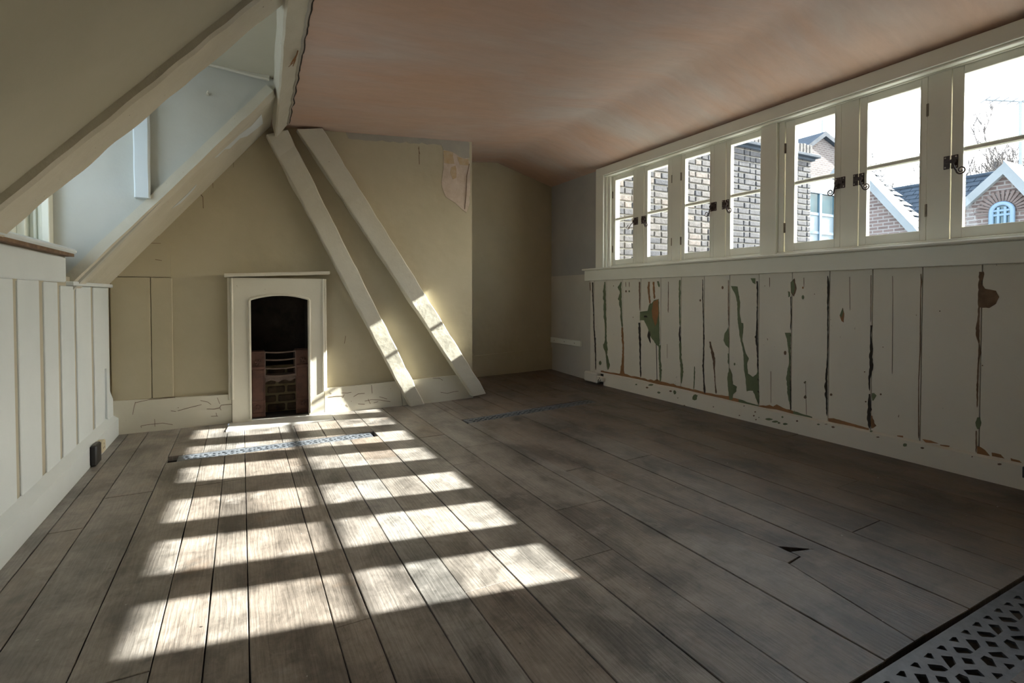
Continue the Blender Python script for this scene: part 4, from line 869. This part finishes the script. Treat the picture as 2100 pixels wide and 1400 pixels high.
gable('gabled_building', 'brick gable with a pale sloping coping, seen low in the mostly white casement', 13.5, (1738, 335), (1729, 347), (1880, 490), 1.0)
rr, apc = gable('gabled_building', 'brick gable with an arched window, seen in the nearest casement', 13.5, (2062, 358), (1962, 446), (2170, 470), 4.0, .9)
cw = on(2057, 440, 0, 13.5); rad = (on(2035, 440, 0, 13.5).y - on(2078, 440, 0, 13.5).y) / 2; zs = on(2057, 434, 0, 13.5).z
m = MB(); arcp = [(13.46, cw.y + rad * math.cos(t * math.pi / 12), zs + rad * math.sin(t * math.pi / 12)) for t in range(13)]; m.prism([(13.46, cw.y + rad, zs - 1.6)] + arcp + [(13.46, cw.y - rad, zs - 1.6)], (.05, 0, 0)); m.build('pane', M['farglass'], rr)
m = MB(); m.tube([(13.44, cw.y + rad, zs - 1.6)] + [(13.44, p[1], p[2]) for p in arcp] + [(13.44, cw.y - rad, zs - 1.6)], .045, 6)
for dy in (-.33, .33): m.tube([(13.44, cw.y + dy * rad, zs - 1.6), (13.44, cw.y + dy * rad, zs + rad * .55)], .028, 6)
for zc in (zs + .12 * rad, zs - .42 * rad): m.tube([(13.44, cw.y - rad, zc), (13.44, cw.y + rad, zc)], .028, 6)
m.build('arched_frame', M['bluewin'], rr)
m = MB()
for q in range(17):
    t = q * math.pi / 16; r0, r1_ = rad + .05, rad + .27; c0, s0_ = math.cos(t), math.sin(t); w_ = (rad + .05) * math.pi / 16 * .44
    P = [Vector((13.47, cw.y + r0 * c0 + w_ * s0_, zs + r0 * s0_ - w_ * c0)), Vector((13.47, cw.y + r0 * c0 - w_ * s0_, zs + r0 * s0_ + w_ * c0)), Vector((13.47, cw.y + r1_ * c0 - w_ * s0_ * 1.3, zs + r1_ * s0_ + w_ * c0 * 1.3)), Vector((13.47, cw.y + r1_ * c0 + w_ * s0_ * 1.3, zs + r1_ * s0_ - w_ * c0 * 1.3))]
    m.prism(P, (.05, 0, 0))
m.build('brick_arch', M['archbrick'], rr, kind='stuff')
# long slate roof behind, between the gables
rb = empty('slate_roofed_building', (19, 5, -3), 'long slate roofed building between the two pale coped gables', 'building')
pa, pb = on(1796, 397, 0, 18.0), on(2100, 372, 0, 18.0)
box(15.2, 19.8, pb.y - 3, pa.y, -3, pa.z - 2.6).build('wall', M['render'], rb)
m = MB(); s_ = 0; n_ = 19
for i in range(n_):
    t0 = i / n_; t1 = (i + 1.15) / n_; x0 = 18 - 3.2 * t0; x1 = 18 - 3.2 * t1; y = pb.y - 3 + (.15 if i % 2 else 0)
    while y < pa.y - .1:
        z0 = pa.z - 2.76 * t0; z1 = pa.z - 2.76 * t1 + .03; m.prism([(x0, y, z0), (x1, y, z1), (x1, y + .29, z1), (x0, y + .29, z0)], (0, 0, .02)); y += .305
m.build('roof_slates', M['slatem'], rb, kind='stuff')
m = MB(); m.prism([(18, pb.y - 3, pa.z), (20.2, pb.y - 3, pa.z - 1.9), (20.2, pa.y + .1, pa.z - 1.9), (18, pa.y + .1, pa.z)], (0, 0, -.05)); m.build('rear_slope', M['slatem'], rb); m = MB(); m.prism([(18, pb.y - 3, pa.z - .03), (14.8, pb.y - 3, pa.z - 2.80), (14.8, pa.y + .1, pa.z - 2.80), (18, pa.y + .1, pa.z - .03)], (0, 0, -.05)); m.build('roof_underlay', M['slatem'], rb); m = MB(); m.tube([(18, pb.y - 3, pa.z + .03), (18, pa.y + .1, pa.z + .03)], .07, 8); m.build('ridge', M['slatem'], rb)
# bare trees
def tree(x, y, h, seed, label):
    rnd = random.Random(seed); m = MB()
    def br(p, d, L_, r, lev):
        pts = [p]; q = Vector(p)
        for i in range(3):
            d = (d + Vector((rnd.uniform(-.18, .18), rnd.uniform(-.18, .18), rnd.uniform(-.02, .12)))).normalized(); q = q + d * L_ / 3; pts.append(q.copy())
        m.tube(pts, r, 5 if lev < 2 else 3, r * .6, cap=False)
        if lev < 6:
            for k in range(3 if lev else 4):
                e = Vector((rnd.uniform(-1, 1), rnd.uniform(-1, 1), rnd.uniform(.1, 1))).normalized(); br(pts[rnd.choice((2, 3))], (d * .9 + e * .8).normalized(), L_ * rnd.uniform(.55, .78), max(.016, r * .55), lev + 1)
    br(Vector((x, y, -3)), Vector((0, 0, 1)), h * .36, h * .016, 0)
    m.build('bare_tree', M['bark'], label=label, cat='tree')
tree(30, 16.5, 13.5, 1, 'leafless tree faint behind the brick gable with the blue windows')
tree(27, 12.0, 10.5, 2, 'leafless tree rising behind the slate roof, in the mostly white casement')
tree(27, 8.6, 10.8, 3, 'leafless tree behind the arched window gable, towards its left')
tree(28, 6.6, 11.0, 9, 'leafless tree behind the arched window gable, towards the picture edge')
m = MB(); b0_ = on(2093, 420, 0, 17.0); t0_ = on(2093, 208, 0, 17.0); m.tube([b0_, t0_], .035, 6); m.tube([t0_ + Vector((-.5, .5, .12)), t0_ + Vector((.4, -.4, -.1))], .025, 5)
for k in range(7): c = t0_ + Vector((-.5 + k * .13, .5 - k * .13, .12 - k * .03)); m.tube([c + Vector((-.16, -.16, 0)), c + Vector((.16, .16, 0))], .014, 4)
m.build('roof_aerial', M['metal'], label='thin television aerial on a tall pole at the right picture edge', cat='aerial')
box(3.9, 60, -30, 40, -3.2, -3.0).build('ground', M['yard'], kind='structure', label='yard below the windows')
